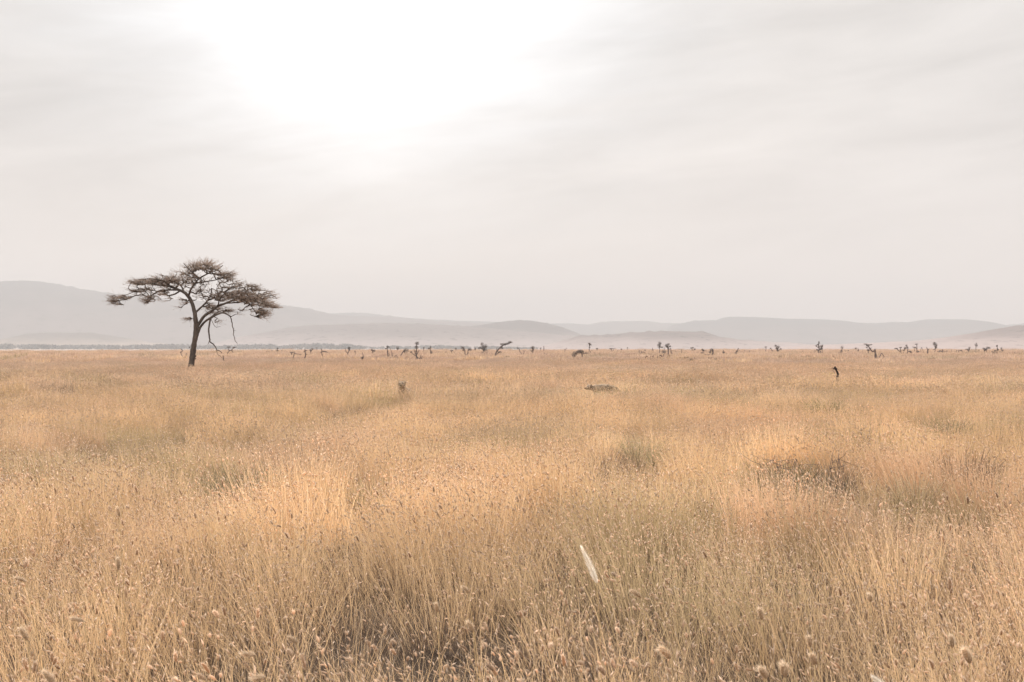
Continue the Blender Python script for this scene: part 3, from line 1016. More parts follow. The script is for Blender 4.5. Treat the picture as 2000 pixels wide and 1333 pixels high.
# crown: twigs grow from the limbs to points spread through the layers of the crown
LAYERS = [  # zx, zy, rx, ry, dy, rdy, n
    (1090, 180, 210, 55, -0.2, 1.5, 150), (1060, 135, 170, 22, 0.0, 1.2, 46), (1300, 245, 125, 55, -0.4, 1.2, 80), (1360, 290, 70, 40, -0.6, 0.8, 24),
    (860, 215, 150, 22, 0.4, 0.9, 34), (760, 295, 150, 50, 0.3, 2.0, 110), (560, 305, 190, 36, 0.4, 2.0, 130), (420, 310, 90, 26, 0.3, 1.3, 36),
    (360, 466, 140, 32, -1.2, 0.8, 60), (290, 496, 75, 22, -1.3, 0.5, 26), (560, 390, 290, 85, 0.0, 1.2, 90), (1000, 310, 200, 120, 0.2, 1.2, 95), (1340, 370, 200, 110, 0.2, 1.5, 110), (1200, 560, 150, 60, 0.2, 0.8, 50), (1610, 460, 240, 125, -0.3, 1.6, 130), (800, 290, 260, 85, 0.2, 1.5, 90), (700, 470, 150, 50, -0.4, 0.7, 24), (1450, 590, 110, 40, -0.3, 0.6, 16), (1240, 690, 50, 35, -0.5, 0.3, 6), (330, 530, 70, 22, -1.2, 0.5, 20), (480, 400, 80, 22, -1.0, 0.6, 14), (600, 490, 85, 42, -0.6, 0.7, 36),
    (730, 420, 60, 40, -0.2, 0.7, 20), (1050, 420, 110, 70, 0.4, 1.0, 40), (900, 500, 60, 40, 0.1, 0.6, 16), (870, 555, 50, 26, 0.1, 0.5, 9),
    (1240, 455, 160, 52, 0.4, 1.9, 120), (1440, 450, 160, 70, -0.2, 2.2, 170), (1600, 480, 150, 80, -0.4, 1.7, 150), (1560, 370, 90, 45, 0.3, 0.9, 46), (1500, 335, 40, 14, 0.3, 0.4, 8),
    (1720, 530, 110, 42, -1.0, 0.9, 70), (1810, 560, 60, 20, -1.2, 0.4, 22), (1650, 600, 70, 50, -0.8, 0.7, 40), (1700, 620, 85, 55, -0.9, 0.6, 44), (1640, 655, 45, 30, -0.8, 0.4, 12), (1580, 600, 50, 50, -0.6, 0.5, 12),
    (1120, 530, 90, 60, 0.3, 0.9, 36), (1290, 585, 70, 22, 0.4, 0.5, 18), (1160, 605, 60, 26, 0.0, 0.4, 14), (960, 665, 42, 30, -0.1, 0.3, 12), (1400, 350, 90, 40, 0.4, 0.8, 16),
]
tg = []
for zx, zy, rx, ry, dy, rdy, n in LAYERS:
    u = rt.normal(size=(n, 3))
    u /= np.linalg.norm(u, axis=1)[:, None]
    u *= (rt.random(n) ** 0.42 * rt.uniform(0.8, 1.15, n))[:, None]
    c = az_(zx, zy, dy)
    tg.append(c + u * np.array([max(rx - 24, 18) * KZ, rdy, max(ry - 7, 13) * KZ]))
tg = np.concatenate(tg)
tg = tg[rt.random(len(tg)) < 0.66]
nodes = np.array(nodes)
nrad = np.array(nrad)
n0 = len(nodes)
order = np.argsort(np.min(np.linalg.norm(tg[:, None] - nodes[None], axis=2), axis=1))
allp = list(nodes)
allr = list(nrad)
par = [-1] * n0
for i in order:
    p = tg[i]
    A = np.array(allp)
    dv = p - A
    cost = np.linalg.norm(dv * np.array([1, 1, 1.25]), axis=1) + 0.35 * np.maximum(0, A[:, 2] - p[2])
    j = int(np.argmin(cost))
    allp.append(p)
    par.append(j)
    allr.append(0)
cnt = np.zeros(len(allp))
for i in range(len(allp) - 1, n0 - 1, -1):
    cnt[i] += 1
    cnt[par[i]] += cnt[i]
crown_wood, crown = MB(), MB()
centre = az_(1080, 520, 0)
for i in range(n0, len(allp)):
    a0, b0 = allp[par[i]], allp[i]
    ln = np.linalg.norm(b0 - a0)
    sag = rt.normal(0, 0.10 * ln, 3)
    Q = smooth_path([a0, (a0 + b0) / 2 + sag, b0], 5)
    r = 0.0075 * math.sqrt(cnt[i]) + 0.004
    rp = 0.0075 * math.sqrt(cnt[par[i]]) + 0.004 if par[i] >= n0 else r * 1.3
    tube(crown_wood, Q, np.linspace(min(rp, r * 1.5), r, 5) * 1.25, 4, cap=False)
    # spray of fine thorny twigs with small leaves
    outw = b0 - centre
    outw[2] *= 0.25
    outw /= np.linalg.norm(outw) + 1e-6
    k_ = 6
    dirs = outw * 0.9 + rt.normal(0, 0.5, (k_, 3)) * np.array([1, 1, 0.40]) + np.array([0, 0, 0.04])
    dirs /= np.linalg.norm(dirs, axis=1)[:, None]
    lens = rt.uniform(0.12, 0.62, k_)
    base_ = Q[rt.integers(2, 5, k_)]
    for d_, l_, q_ in zip(dirs, lens, base_):
        sd = np.cross(d_, rt.normal(size=3))
        sd /= np.linalg.norm(sd)
        w = sd * rt.uniform(0.006, 0.010)
        e_ = q_ + d_ * l_
        crown.add([q_ - w, q_ + w, e_ + w * 0.4, e_ - w * 0.4], [(0, 1, 2, 3)], c=(0.8, 0.75, 0.72))
        m_ = rt.integers(1, 3)
        f = rt.uniform(0.15, 1.0, m_)[:, None]
        cpos = q_ + d_ * l_ * f + rt.normal(0, 0.02, (m_, 3))
        la = rt.normal(size=(m_, 3)) * np.array([1, 1, 0.5])
        la /= np.linalg.norm(la, axis=1)[:, None]
        lb = np.cross(la, rt.normal(size=(m_, 3)))
        lb /= np.linalg.norm(lb, axis=1)[:, None]
        sz = rt.uniform(0.025, 0.05, m_)[:, None]
        V = np.stack([cpos - la * sz, cpos + lb * sz * 0.4, cpos + la * sz, cpos - lb * sz * 0.4], 1).reshape(-1, 3)
        crown.add(V, np.arange(4 * m_).reshape(-1, 4), c=np.array([1.0, 1.0, 0.9]) * rt.uniform(0.7, 1.3))
cr = crown.build('crown', M_twig, acacia)
crown_wood.build('crown_twigs', M_bark, cr)

# ------------------------------------------------------------------ stunted trees, dead trees, bushes and logs out on the plain
GROUP_LIVE = 'stunted trees scattered over the far plain'
GROUP_DEAD = 'bare dead trees scattered over the far plain'
GROUP_BUSH = 'low bushes scattered over the plain'


def dist_of(by, hcan=0.60):
    return min(620.0, (EYE - hcan) * F / max(by - HZ, 0.5))


def plain_tree(name, label, cat, group, base, limbs, tufts, width=1.0, mat_w=None, mat_t=None, d=None, seed=0, tuft_col=(1, 1, 1)):
    """limbs and tufts are given where they stand in the photograph; base is where the grass hides the foot"""
    rg = np.random.default_rng(seed + 1000)
    bx, by = base
    d = d or dist_of(by)
    s = d / F
    ox = (bx - 1000) * s

    def loc(px, py, dy=0.0):
        return np.array([(px - 1000) * s - ox, dy, EYE + (HZ - py) * s])
    mw, mt = MB(), MB()
    for li, l in enumerate(limbs):
        w0 = width
        if isinstance(l[0], (int, float)):
            w0, l = l[0], l[1:]
        P = [loc(*p) for p in l]
        if abs(l[0][1] - by) < 3.2:                     # rooted: carry it down to the ground
            P = [np.array([P[0][0] + (P[0][0] - P[1][0]) * 0.2, 0, -0.05])] + P
        P = np.array(P)
        dyv = np.cumsum(rg.normal(0, 0.8 * s, len(P)))
        dyv -= dyv[0]
        P[:, 1] += dyv
        n = max(6, len(P) * 3)
        Q = smooth_path(P, n)
        Q[1:] += rg.normal(0, 0.16 * s, (n - 1, 3))
        tube(mw, Q, np.linspace(1.0, 0.55, n) * w0 * 0.92 * s, 5)
        if li < 4 and len(l) > 2:                        # short side twigs
            for _ in range(3):
                q = Q[rg.integers(n // 2, n)]
                e = q + rg.normal(0, 1.0, 3) * s * np.array([1.6, 1.2, 1.2]) + np.array([0, 0, 0.6 * s])
                tube(mw, [q, (q + e) / 2 + rg.normal(0, 0.2 * s, 3), e], [0.24 * s, 0.2 * s, 0.12 * s], 4)
    for t in tufts:
        px, py, rx, ry = t[:4]
        c = loc(px, py, rg.normal(0, 0.5 * s))
        n = int(34 + 22 * rx * ry)
        leaf_cloud(mt, c, (rx * 1.5 * s, (rx + ry) * 0.7 * s, ry * 1.5 * s), n, 0.58 * s, tuft_col, rg, 0.55)
        for _ in range(7):
            u = rg.normal(size=3)
            u /= np.linalg.norm(u)
            e = c + u * np.array([rx, rx, ry]) * s * 1.15
            tube(mw if limbs else mt, [c, (c + e) / 2 + rg.normal(0, 0.2 * s, 3), e], [0.2 * s, 0.17 * s, 0.1 * s], 3, cap=False)
    if tufts and limbs:
        root = empty(name, (ox, d, 0))
        mw.build('trunk', mat_w or M_deadwood, root)
        mt.build('crown', mat_t or M_tuft, root)
    elif limbs:
        root = mw.build(name, mat_w or M_deadwood, loc=(ox, d, 0))
    else:
        root = mt.build(name, mat_t or M_tuft, loc=(ox, d, 0))
    tag(root, label, cat, group)
    return root


def live(label, base, limbs, tufts, **k):
    return plain_tree('stunted_tree', label, 'tree', GROUP_LIVE, base, limbs, tufts, seed=int(base[0]), **k)


def dead(label, base, limbs, tufts=(), name='dead_tree', cat='dead tree', **k):
    return plain_tree(name, label, cat, GROUP_DEAD, base, limbs, list(tufts), seed=int(base[0]), **k)


def bush(label, base, tufts, limbs=(), **k):
    return plain_tree('bush', label, 'bush', GROUP_BUSH, base, list(limbs), tufts, seed=int(base[0]), **k)


dead('bare forked dead tree just beside the tall acacia trunk', (360, 703), [[(360, 703), (356, 696), (353, 689), (352, 687)], [(353, 689), (356.5, 686), (355, 684), (352.5, 681.5)], [(360, 701), (362.5, 697), (365, 689.5)]])
dead('short flared dead stump under the hanging broken branch', (436, 705), [[1.6, (436, 705), (436.2, 700), (436, 695)], [(436, 704), (433, 706)], [(436, 704), (439.5, 706)]], name='stump', cat='stump')
live('forked little tree with two thin flat tufts beyond the hanging branch', (442, 694.5), [[(442, 694.5), (448, 686), (446, 683), (446, 679)], [(448, 686), (452, 684), (457, 679)], [(452, 684), (456, 690)]], [(446, 678.5, 3, 1.2), (457.5, 679, 3, 0.9)])
bush('faint trio of low twiggy stems on the pale plain right of the acacia', (526, 689), [(521.5, 687.5, 1.2, 1.4), (527, 687.3, 1.6, 1), (531.2, 686, 1, 1.5)])
live('thin stem with a tuft at its top and middle, by low twiggy stems', (541.5, 689), [[(541.5, 689), (541.5, 683), (542.5, 680)]], [(541.5, 685.5, 1.8, 1.4), (542, 681, 1.3, 1)])
dead('faint short forked stem close to a thin tufted stem', (550, 690), [[0.7, (550, 690), (550, 684)], [0.6, (550, 686), (551.5, 683)]])
dead('T-shaped dead trunk with a drooping side arm', (572.5, 701), [[1.2, (572.5, 701), (574, 694), (574.5, 688.5)], [(566, 689), (570, 689), (576, 688)], [1.6, (570, 689), (570, 693)], [0.8, (575, 691), (582, 692), (589, 693)]])
dead('cross-shaped upright dead trunk with stubby arms', (594.5, 701), [[1.5, (594.5, 701), (596.5, 695), (596, 688), (595.5, 682)], [1.3, (595.5, 685), (599.5, 685)], [(596, 687), (592.5, 687.5)], [0.7, (596.5, 692), (600, 693)]])
live('slim forked tree with a small tuft behind the cross-shaped trunk', (607, 694), [[(607, 694), (606.5, 685), (604.5, 683.5)], [(607, 687), (610, 683), (611.5, 681)], [(610, 683), (607.5, 680.5)]], [(606, 684, 1.6, 1.1)])
dead('faint far-off bare stem against the dark wood', (619, 686.5), [[0.6, (619, 686.5), (619, 679)], [0.5, (617.5, 680), (620.5, 680)]])
live('leaning dead trunk with one long tufted branch to the side', (631, 699), [[1.3, (631, 699), (628.5, 691), (628.5, 681.5)], [(626, 689), (630, 688)], [0.8, (629, 686), (635, 687), (640, 689)]], [(634.5, 687.3, 3.2, 0.8)])
live('open Y-shaped tree with a tufted top standing alone', (679, 696), [[(679, 696), (679, 691), (676, 687), (674, 681)], [(679, 691), (681.5, 686), (683, 679)], [(682, 684), (680, 679)]], [(682, 680, 2.4, 1.2), (682, 684, 1.5, 1.4)])
dead('thin stick with two tiny prongs beside the Y-shaped tree', (693.5, 695), [[0.8, (693.5, 695), (693.5, 685)], [0.7, (693.5, 689), (692, 685)], [0.7, (693.5, 688), (695.5, 687.5)]])
live('low tangled dead shrub in the nearer grass', (707.5, 704), [[(708, 704), (709, 694), (707.5, 689)], [(707, 702), (711, 696)], [(705, 700), (708, 698)]], [(707.5, 699.5, 2.5, 1.8)])
live('short stem with two blobs of foliage like a lopsided T', (727.5, 693), [[(727.5, 693), (727.5, 687), (725.5, 683)], [(727.5, 686.5), (731.5, 684.5)]], [(726, 684, 1.4, 1.1), (730.5, 685.5, 2, 1.6)])
live('straight dead trunk with drooping top twigs at the end of a brush pile', (758.5, 700), [[1.3, (758.5, 700), (757, 689), (757, 676.5)], [0.8, (757, 679), (753, 682)], [0.8, (757, 677.5), (762, 680)], [0.7, (759, 690), (761, 696)]], [(757, 678, 1.8, 0.9), (753.5, 681.5, 1.4, 0.9), (757, 687.5, 1.2, 1.3)])
dead('slanting bare pole rising out of the brush pile', (767, 699), [[(767, 699), (765, 690), (763, 681)]])
bush('dark brush pile of fallen branches between two bare trunks', (772, 700), [(774, 698, 3, 1.7), (766, 699.6, 4, 1), (757, 700.4, 4, 0.8)], [[0.8, (768, 700), (773, 694)], [0.8, (771, 700), (776, 693)]])
live('leaning tree with one round ball of foliage at its tip', (781.5, 698), [[1.3, (781.5, 698), (785, 691), (789, 685.5), (792, 684)], [0.7, (789, 686), (791, 692)]], [(793, 685.5, 3.8, 3.6)])
live('tiny pale round tree far behind the ball-topped leaning tree', (776.5, 687), [[0.7, (776.5, 687), (776.3, 681)]], [(776.3, 680.5, 2.4, 2.6)])
live('tallest tufted pole tree with stacked clumps and fallen limbs round its foot', (815, 701), [[1.3, (815, 701), (813, 692), (813.5, 685), (814, 670)], [(813, 698), (811, 690), (808.5, 683)], [(814, 693), (818.5, 684)], [(815, 699), (809, 694), (803, 688)], [1.6, (815, 699.5), (819, 700.5), (824, 700)], [(821, 700), (821, 695)], [(824, 700), (824, 696)]], [(814.5, 671, 3.4, 2.5), (813.5, 679, 3, 2.5), (803, 688, 2, 1.2), (813, 686.5, 1.8, 1.4)])
live('very thin stem with a small knob right behind the stacked pole tree', (827.5, 690), [[0.8, (827.5, 690), (827.5, 679)]], [(827.5, 680, 1.2, 1.5)])
live('upright thin tree with three small clumps, clear of its neighbours', (841.5, 693), [[(841.5, 693), (840.5, 683), (840.5, 677)]], [(840.5, 678.5, 1.3, 2), (837.5, 681, 1.5, 1), (842.5, 688, 1.8, 2.3)])
dead('faint bent stick lying out in the pale grass', (866, 692), [[0.6, (866, 692), (870, 689), (872, 687)]])
live('small bent stem with a flat cap of foliage, before the lyre-shaped tree', (883, 692.5), [[(883, 692.5), (881.5, 686)], [0.7, (883, 692), (887, 692), (887.5, 688)]], [(882, 685.5, 2.5, 1.4)])
live('tiny knob-topped stem on the far edge near the lyre-shaped tree', (891, 687), [[0.6, (891, 687), (890.5, 681)]], [(890.5, 681.5, 1.4, 1.4)])
live('lyre-shaped tree with two curved trunks and tufted ends', (910.5, 695), [[1.3, (910.5, 695), (908, 691), (908, 685), (905, 681), (903, 679)], [1.2, (910.5, 695), (914, 690), (914, 685.5), (917, 682)]], [(903.5, 679.5, 3, 2.3), (905, 684, 1.5, 1.8), (918, 683, 3, 2)])
live('faint slim tree between the lyre-shaped tree and the bushy one', (928, 687), [[0.7, (928, 687), (928, 680)]], [(928, 682, 1.4, 2.2)])
live('full bushy tree with foliage almost to the ground', (945, 692), [[1.2, (945, 692), (945, 682), (943, 674)], [0.8, (945, 684), (939, 680)], [0.8, (945, 683), (949, 677)]], [(941.5, 673, 2.4, 2.8), (948, 677, 3.4, 3.3), (943, 680, 3.8, 2.8), (937, 680, 3.3, 1.6), (947, 684, 3.8, 2.2), (944, 689, 3.3, 2.4), (951, 689, 2, 1.8)])
live('leaning windswept tree with a long slanting crown, biggest on the far plain', (967, 696), [[1.7, (967, 696), (969.5, 688), (977, 679), (983, 674.5), (990, 672), (998, 669.5)], [0.9, (970, 687), (970.5, 679)], [(975, 688), (972, 691), (969, 694)], [0.8, (979, 678), (982, 681)]], [(996.5, 669, 3.4, 1.7), (990, 672, 3.5, 1.7), (984, 673.5, 3.5, 2.2), (979.5, 680, 2.8, 1.8), (976, 688, 3.4, 1.4), (978.5, 672.5, 1.4, 1.3)])
dead('bare zigzag dead tree leaning over a fallen log', (1019.5, 693.5), [[(1019.5, 693.5), (1016, 688), (1014, 682), (1010, 681.5)], [0.8, (1012, 681.5), (1011, 677.5)], [0.9, (1019.5, 693.5), (1023.5, 690), (1024, 685.5)], [0.6, (1023.5, 686), (1021, 685.5)]])
dead('fallen log propped up on its end branches', (1015.5, 700), [[1.2, (1011, 700), (1011, 696.5)], [1.2, (1011, 698.3), (1021, 698.3)], [1.2, (1021, 700), (1020.5, 696)]], name='fallen_log', cat='log')
live('neat little tree with a single oval crown on a straight stem', (1040.5, 692), [[1.1, (1040.5, 692), (1040.3, 684), (1040, 677)], [0.8, (1040.5, 687), (1042.5, 685)]], [(1040.5, 680.5, 2.9, 3.4), (1038, 686, 1.8, 0.9)])
live('faint thin stem with a tiny cap, first of a close pair', (1056.5, 687.5), [[0.8, (1056.5, 687.5), (1056.3, 679.5)]], [(1056, 680.5, 1.2, 0.9)])
dead('bare blunt post, thicker one of a close pair on the skyline', (1062, 687.5), [[1.3, (1062, 687.5), (1062.3, 676.5)]])
bush('short fallen log with a tuft, alone in pale grass', (1065.5, 693), [(1065.5, 691.3, 2.4, 1.2)], [[1.2, (1062, 689.8), (1067.5, 693)]])
dead('slanting bare stick on the far edge before the toppled tree', (1102.5, 689.5), [[0.8, (1102.5, 689.5), (1104, 684), (1106.5, 680)], [0.6, (1104, 684), (1102, 682)]])
live('toppled tree with a dark bushy crown drooping to the ground', (1137.5, 700), [[1.4, (1137.5, 700), (1137, 694), (1135, 689), (1130, 687)], [0.9, (1136, 692), (1142, 691), (1149, 690)], [0.8, (1145, 690.5), (1144, 687)]], [(1121, 694, 3.3, 3.4), (1124, 690, 4, 2.8), (1130, 688, 4, 2.8), (1133, 686, 4, 2.3), (1138, 688, 2.4, 2.6)])
live('tall slender pole with a ragged flag of foliage on top', (1150.5, 692), [[0.9, (1150.5, 692), (1151.5, 680), (1151, 671)]], [(1151, 671.5, 2, 1.1), (1153, 674, 2, 1.1), (1151.5, 679, 1.2, 1)])
bush('low clump with a short bare stem at the foot of the slender pole', (1160, 691.5), [(1160.5, 690, 2, 1.5)], [[0.8, (1153.5, 692), (1153.5, 686), (1157, 685.5)]])
live('small flat-topped stem on the skyline beyond the slender pole', (1166, 687.5), [[0.8, (1166, 687.5), (1166, 681)], [0.6, (1166, 684), (1168, 681)]], [(1166, 681.3, 2, 0.9)])
live('table-shaped little tree with a level top on two stems', (1193.5, 687.5), [[1.1, (1193.5, 687.5), (1193.5, 682)], [0.7, (1190, 681), (1203, 681)], [0.7, (1197, 687), (1199, 682)]], [(1193.5, 682, 1.8, 0.9)])
dead('small forked stem in front of the table-shaped tree', (1206, 689), [[0.7, (1206, 689), (1205.3, 685)], [0.6, (1206, 688), (1207.8, 684)]])
live('speck of a treetop on the skyline, lower of two specks', (1214, 686.5), [[0.6, (1214, 686.5), (1213.8, 683)]], [(1213.8, 682.5, 1.3, 0.9)])
live('speck of a treetop on a taller hair-thin stem', (1225.3, 686.5), [[0.5, (1225.3, 686.5), (1225.5, 679.5)]], [(1225.5, 680, 1.2, 0.8)])
dead('arched fallen trunk with one long leg bent to the ground', (1251.5, 693.5), [[1.2, (1251.5, 693.5), (1249, 690), (1248, 685)], [1.3, (1251.5, 693.5), (1252.5, 686)], [1.5, (1252, 692), (1256, 688), (1259, 689), (1262.5, 693.5)], [0.6, (1248.5, 686), (1250, 685)]])
live('tiny oval treetop directly behind the arched trunk', (1260, 687.5), [[0.8, (1260, 687.5), (1260, 684)]], [(1260, 685.5, 1.1, 2)])
dead('crooked short stem between the arched trunk and the tall pair', (1276.5, 689), [[0.9, (1276.5, 689), (1275, 684), (1275, 680)], [0.7, (1275, 684), (1273.6, 683)]])
live('thin-stemmed tall tree with a pale layered tuft, of the tall pair', (1287.5, 693), [[0.8, (1287.5, 693), (1288.5, 682), (1288.5, 671)]], [(1288.5, 671, 2.7, 1.9), (1287, 674.5, 2.9, 1.9), (1288, 678, 3, 1.8), (1293, 678.5, 1.9, 1)])
bush('round dark bush crouched between the tall pair of trees', (1297, 693.5), [(1296, 688, 3.3, 3.3), (1299, 690.5, 2, 2.6)], [[0.8, (1297, 693.5), (1297.5, 679)]])
live('palm-like tree with spreading top on a sturdy trunk', (1305, 694.5), [[1.5, (1305, 694.5), (1305, 684), (1303.5, 679)], [0.9, (1304.5, 681), (1308.5, 676)], [0.9, (1304, 680), (1305.5, 673)], [0.9, (1304, 680), (1301, 675)]], [(1301.5, 675, 2.9, 2.3), (1305.5, 672.5, 2.4, 1.3), (1308.5, 676.5, 1.9, 1.1), (1303, 678, 2.3, 1.2), (1306, 682, 1.8, 0.8)])
dead('hooked dead stem with a kicked-out foot beside the palm-like tree', (1312, 693), [[1.2, (1312, 693), (1310.5, 688), (1310, 681), (1308.5, 680)], [(1311.5, 692), (1314, 690)]])
dead('lone thin upright stick crossing the skyline', (1331, 691.5), [[0.8, (1331, 691.5), (1331.3, 682.5)]])
live('three little knob-topped stems growing from one foot', (1352.5, 688), [[0.7, (1352.3, 688), (1353, 680)], [0.7, (1352.3, 686), (1350, 680)], [0.7, (1353.5, 687), (1357, 683)]], [(1350, 680, 1.2, 1.1), (1353.3, 679.5, 1.2, 1.1), (1357, 682.5, 1.5, 1.4)])
live('crooked tree with stubby tufts, at one end of a long fallen log', (1373, 693), [[1.1, (1373, 693), (1373.5, 687), (1371.5, 682.5)], [0.8, (1374, 685), (1380, 686)]], [(1371.8, 683, 1.5, 1.3), (1374, 685, 1.4, 1), (1371, 690, 2.3, 1.4)])
dead('long fallen log lying between a crooked tree and a round-headed one', (1381, 694), [[1.0, (1375, 693), (1382, 693.4), (1387, 692.5)], [0.8, (1381, 693.5), (1380, 692)]], name='fallen_log', cat='log')
live('round-headed dark tree with a thick short trunk', (1391, 695), [[2.0, (1391, 695), (1392.5, 689), (1391, 683)]], [(1390.5, 684, 3.1, 2.4), (1387, 688, 1.7, 2.3), (1392.5, 688, 1.2, 2.5)])
live('low V-shaped bushy tree with a pointed tip', (1413.3, 692), [[1.0, (1413, 692), (1413, 684)], [0.8, (1413.5, 691), (1416, 687)], [0.8, (1413, 690), (1411, 687)]], [(1413.5, 689, 1.9, 1.9)])
live('backward-leaning tree with a heavy foot and a knob at the tip', (1437, 693), [[1.0, (1437, 693), (1439, 687), (1442, 681.5)]], [(1437, 690.5, 2.1, 1.8), (1439, 686.5, 1.7, 1.1), (1442, 681.5, 1, 0.8)])
live('tiny dot of a bush at the skyline past the backward-leaning tree', (1454, 688), [[0.6, (1454, 688), (1454, 684.5)]], [(1454, 685.6, 1, 0.9)])
dead('short dead stem with a low flat branch stretching sideways', (1464, 690), [[0.9, (1464, 690), (1464, 685)], [0.7, (1464, 690), (1456, 690.3)], [0.6, (1464, 687), (1465.2, 685.5)]])
live('spindly tree with a level bar of foliage on top', (1494, 689), [[0.8, (1494, 689), (1496, 683), (1496, 678)], [0.6, (1493, 678.5), (1498, 677.5)]], [(1495.5, 678.3, 1.8, 0.7)])
live('small hump of foliage with a curved stem and knob, by a double-crowned tree', (1509, 688), [[0.8, (1509, 688), (1507, 683), (1505, 680.5)]], [(1509, 686.6, 2.1, 1.3), (1505, 680.5, 1, 0.8)])
live('double-crowned round-topped tree with a small third clump', (1520, 690), [[1.1, (1520, 690), (1519, 684), (1516, 678)], [0.9, (1519, 685), (1521, 679)], [0.8, (1519, 686), (1524, 682)]], [(1514.5, 676, 2.1, 1.9), (1520.5, 678, 2.5, 1.7), (1517, 680.5, 1.9, 1.4), (1525, 682, 1.7, 1.1), (1518, 684, 1.8, 1.8)])
bush('isolated tiny bush on the bare skyline stretch', (1568, 689), [(1568, 687.2, 1.3, 1.3)])
dead('bare post standing close against the big candelabra tree', (1591.3, 691.5), [[1.0, (1591.3, 691.5), (1591.5, 684)]])
live('big candelabra-shaped tree with curling tip and ragged clumps', (1598, 691.5), [[1.2, (1597.5, 691.5), (1598.5, 686), (1600, 681), (1598, 674), (1600, 670), (1598.5, 667)], [(1599, 685), (1604, 681), (1606.5, 675)], [0.9, (1600, 681), (1594, 676)], [0.9, (1598.5, 686), (1595, 682)], [0.9, (1606, 691), (1605.5, 680)]], [(1599.5, 670, 1.3, 2.1), (1597.5, 673.5, 1.9, 1), (1594.5, 676, 1.5, 0.9), (1603, 677, 2.4, 1.8), (1606, 676.5, 1.3, 2.3), (1602, 683, 2.3, 1.8), (1605, 681.5, 1.8, 1.4), (1596, 684, 1.4, 1.1), (1602, 688, 2.3, 1.4)])
live('S-shaped tree of stacked dark blobs widest at its foot', (1643, 692), [[1.0, (1643, 692), (1643.5, 685), (1645, 679)]], [(1644.7, 679, 2.2, 1.9), (1643, 686, 1.8, 1.9), (1641, 689.5, 2.2, 1.5)])
bush('squat small bush just past the S-shaped tree', (1650.5, 688.5), [(1650.5, 686.9, 1.5, 1.2)])
bush('narrow small bush, second one past the S-shaped tree', (1657, 688.5), [(1657, 686.2, 1.1, 1.6)])
live('round ball of leaves on a hair-thin stem near a leaning club-shaped stem', (1671.8, 688.5), [[0.6, (1671.8, 688.5), (1671.6, 681)]], [(1671.5, 681, 1.6, 1.3)])
live('leaning club-shaped stem beside the ball of leaves', (1677.5, 688.8), [[1.3, (1677.5, 688.8), (1675.5, 681)]], [(1676.4, 685, 1.1, 1.5)])
dead('stubby pale stem standing before the broken pillar tree', (1685, 689.5), [[0.9, (1685, 689.5), (1685, 685)]])
live('broken pillar trunk with a long arm holding a flat layered crown', (1710, 700), [[2.3, (1710, 700), (1710, 690), (1709.5, 682)], [0.9, (1711, 692), (1713.5, 700)], [1.5, (1709, 684), (1704.5, 687), (1700.5, 682), (1696, 677), (1692, 673)], [0.9, (1700.5, 682), (1702, 679)], [0.9, (1696, 690), (1695.5, 684)]], [(1690.5, 672.5, 3, 0.9), (1695, 675, 2.9, 1.7), (1700, 673.5, 3, 0.8), (1693, 679, 1.8, 1.1), (1696, 684.5, 2.3, 1.8)])
dead('A-shaped dead tree broken over like an open compass', (1722, 700), [[1.3, (1717.5, 700), (1722, 690)], [1.2, (1727, 700), (1722, 690)]])
live('tree with a long level arm and a flat-topped stem', (1761, 692), [[1.1, (1761, 692), (1759.5, 688), (1755.5, 684.5), (1751.5, 681.5), (1747, 681.5)], [0.9, (1759.5, 687), (1758.5, 680)], [0.9, (1762, 692), (1766, 691.5)]], [(1751, 681, 2, 0.9), (1758.5, 679.5, 2.4, 0.9), (1762, 691.5, 2.4, 0.9)])
live('upswept small tree leaning towards a taller bent one', (1764.5, 692), [[0.9, (1764.5, 692), (1766, 685), (1768, 680)]], [(1767.5, 680.5, 1.9, 1.9), (1765.5, 685, 1.4, 1.4)])
live('tall bent stem with two clumps near its curved tip', (1771.5, 692.5), [[1.1, (1771.5, 692.5), (1773, 684), (1772.5, 680), (1770, 675.5)]], [(1770, 675, 1.4, 1.1), (1772, 679, 1.5, 1.4)])
live('hunched thick stump bent over like a hook', (1781, 692.5), [[2.0, (1781, 692.5), (1779, 687), (1774.5, 687)]], [(1779, 689, 1.5, 2.2)], mat_t=M_deadwood)
live('tall tree with a flat cap and one tiered side branch', (1791.3, 692), [[1.2, (1791.3, 692), (1791.5, 682), (1791, 673)], [0.9, (1791.3, 681), (1786, 679), (1783, 678)], [0.7, (1786.5, 686), (1787, 680)], [0.8, (1791, 691), (1796, 687)]], [(1790.5, 673, 2.5, 1.1), (1786.5, 679, 2.5, 1.1), (1793, 687.5, 2.3, 1.6), (1793.5, 690.8, 2.6, 0.9)])
dead('thin pale tent-shaped dead stem next to the flat-capped tree', (1805.5, 690.5), [[0.6, (1798.5, 690), (1800, 679), (1802, 683), (1805.5, 690.5)]])
dead('stout dead trunk with short upraised arms like a cactus', (1812.5, 692.5), [[1.5, (1812.5, 692.5), (1812, 684), (1810, 679)], [(1812, 685), (1815, 681)], [0.8, (1810.5, 692), (1810.5, 686)]])
live('tall tree with one big oval dark crown on a thin stem', (1826, 690.5), [[0.9, (1826, 690.5), (1826.5, 682), (1826.5, 675)], [0.8, (1826.3, 682), (1829.5, 679.5)], [0.8, (1826, 682), (1822, 683.5)]], [(1825, 671, 2.3, 1.9), (1826.5, 674, 3.2, 2.8), (1828, 678, 1.8, 1.8)])
bush('dark mound of brush by a thin spike of a stem', (1836, 690.5), [(1836, 687, 3.5, 2.1)])
live('thin spike of a stem beside the dark mound of brush', (1841.3, 691), [[0.9, (1841.3, 691), (1841, 682)]], [(1841.3, 686, 1.1, 1.7)])
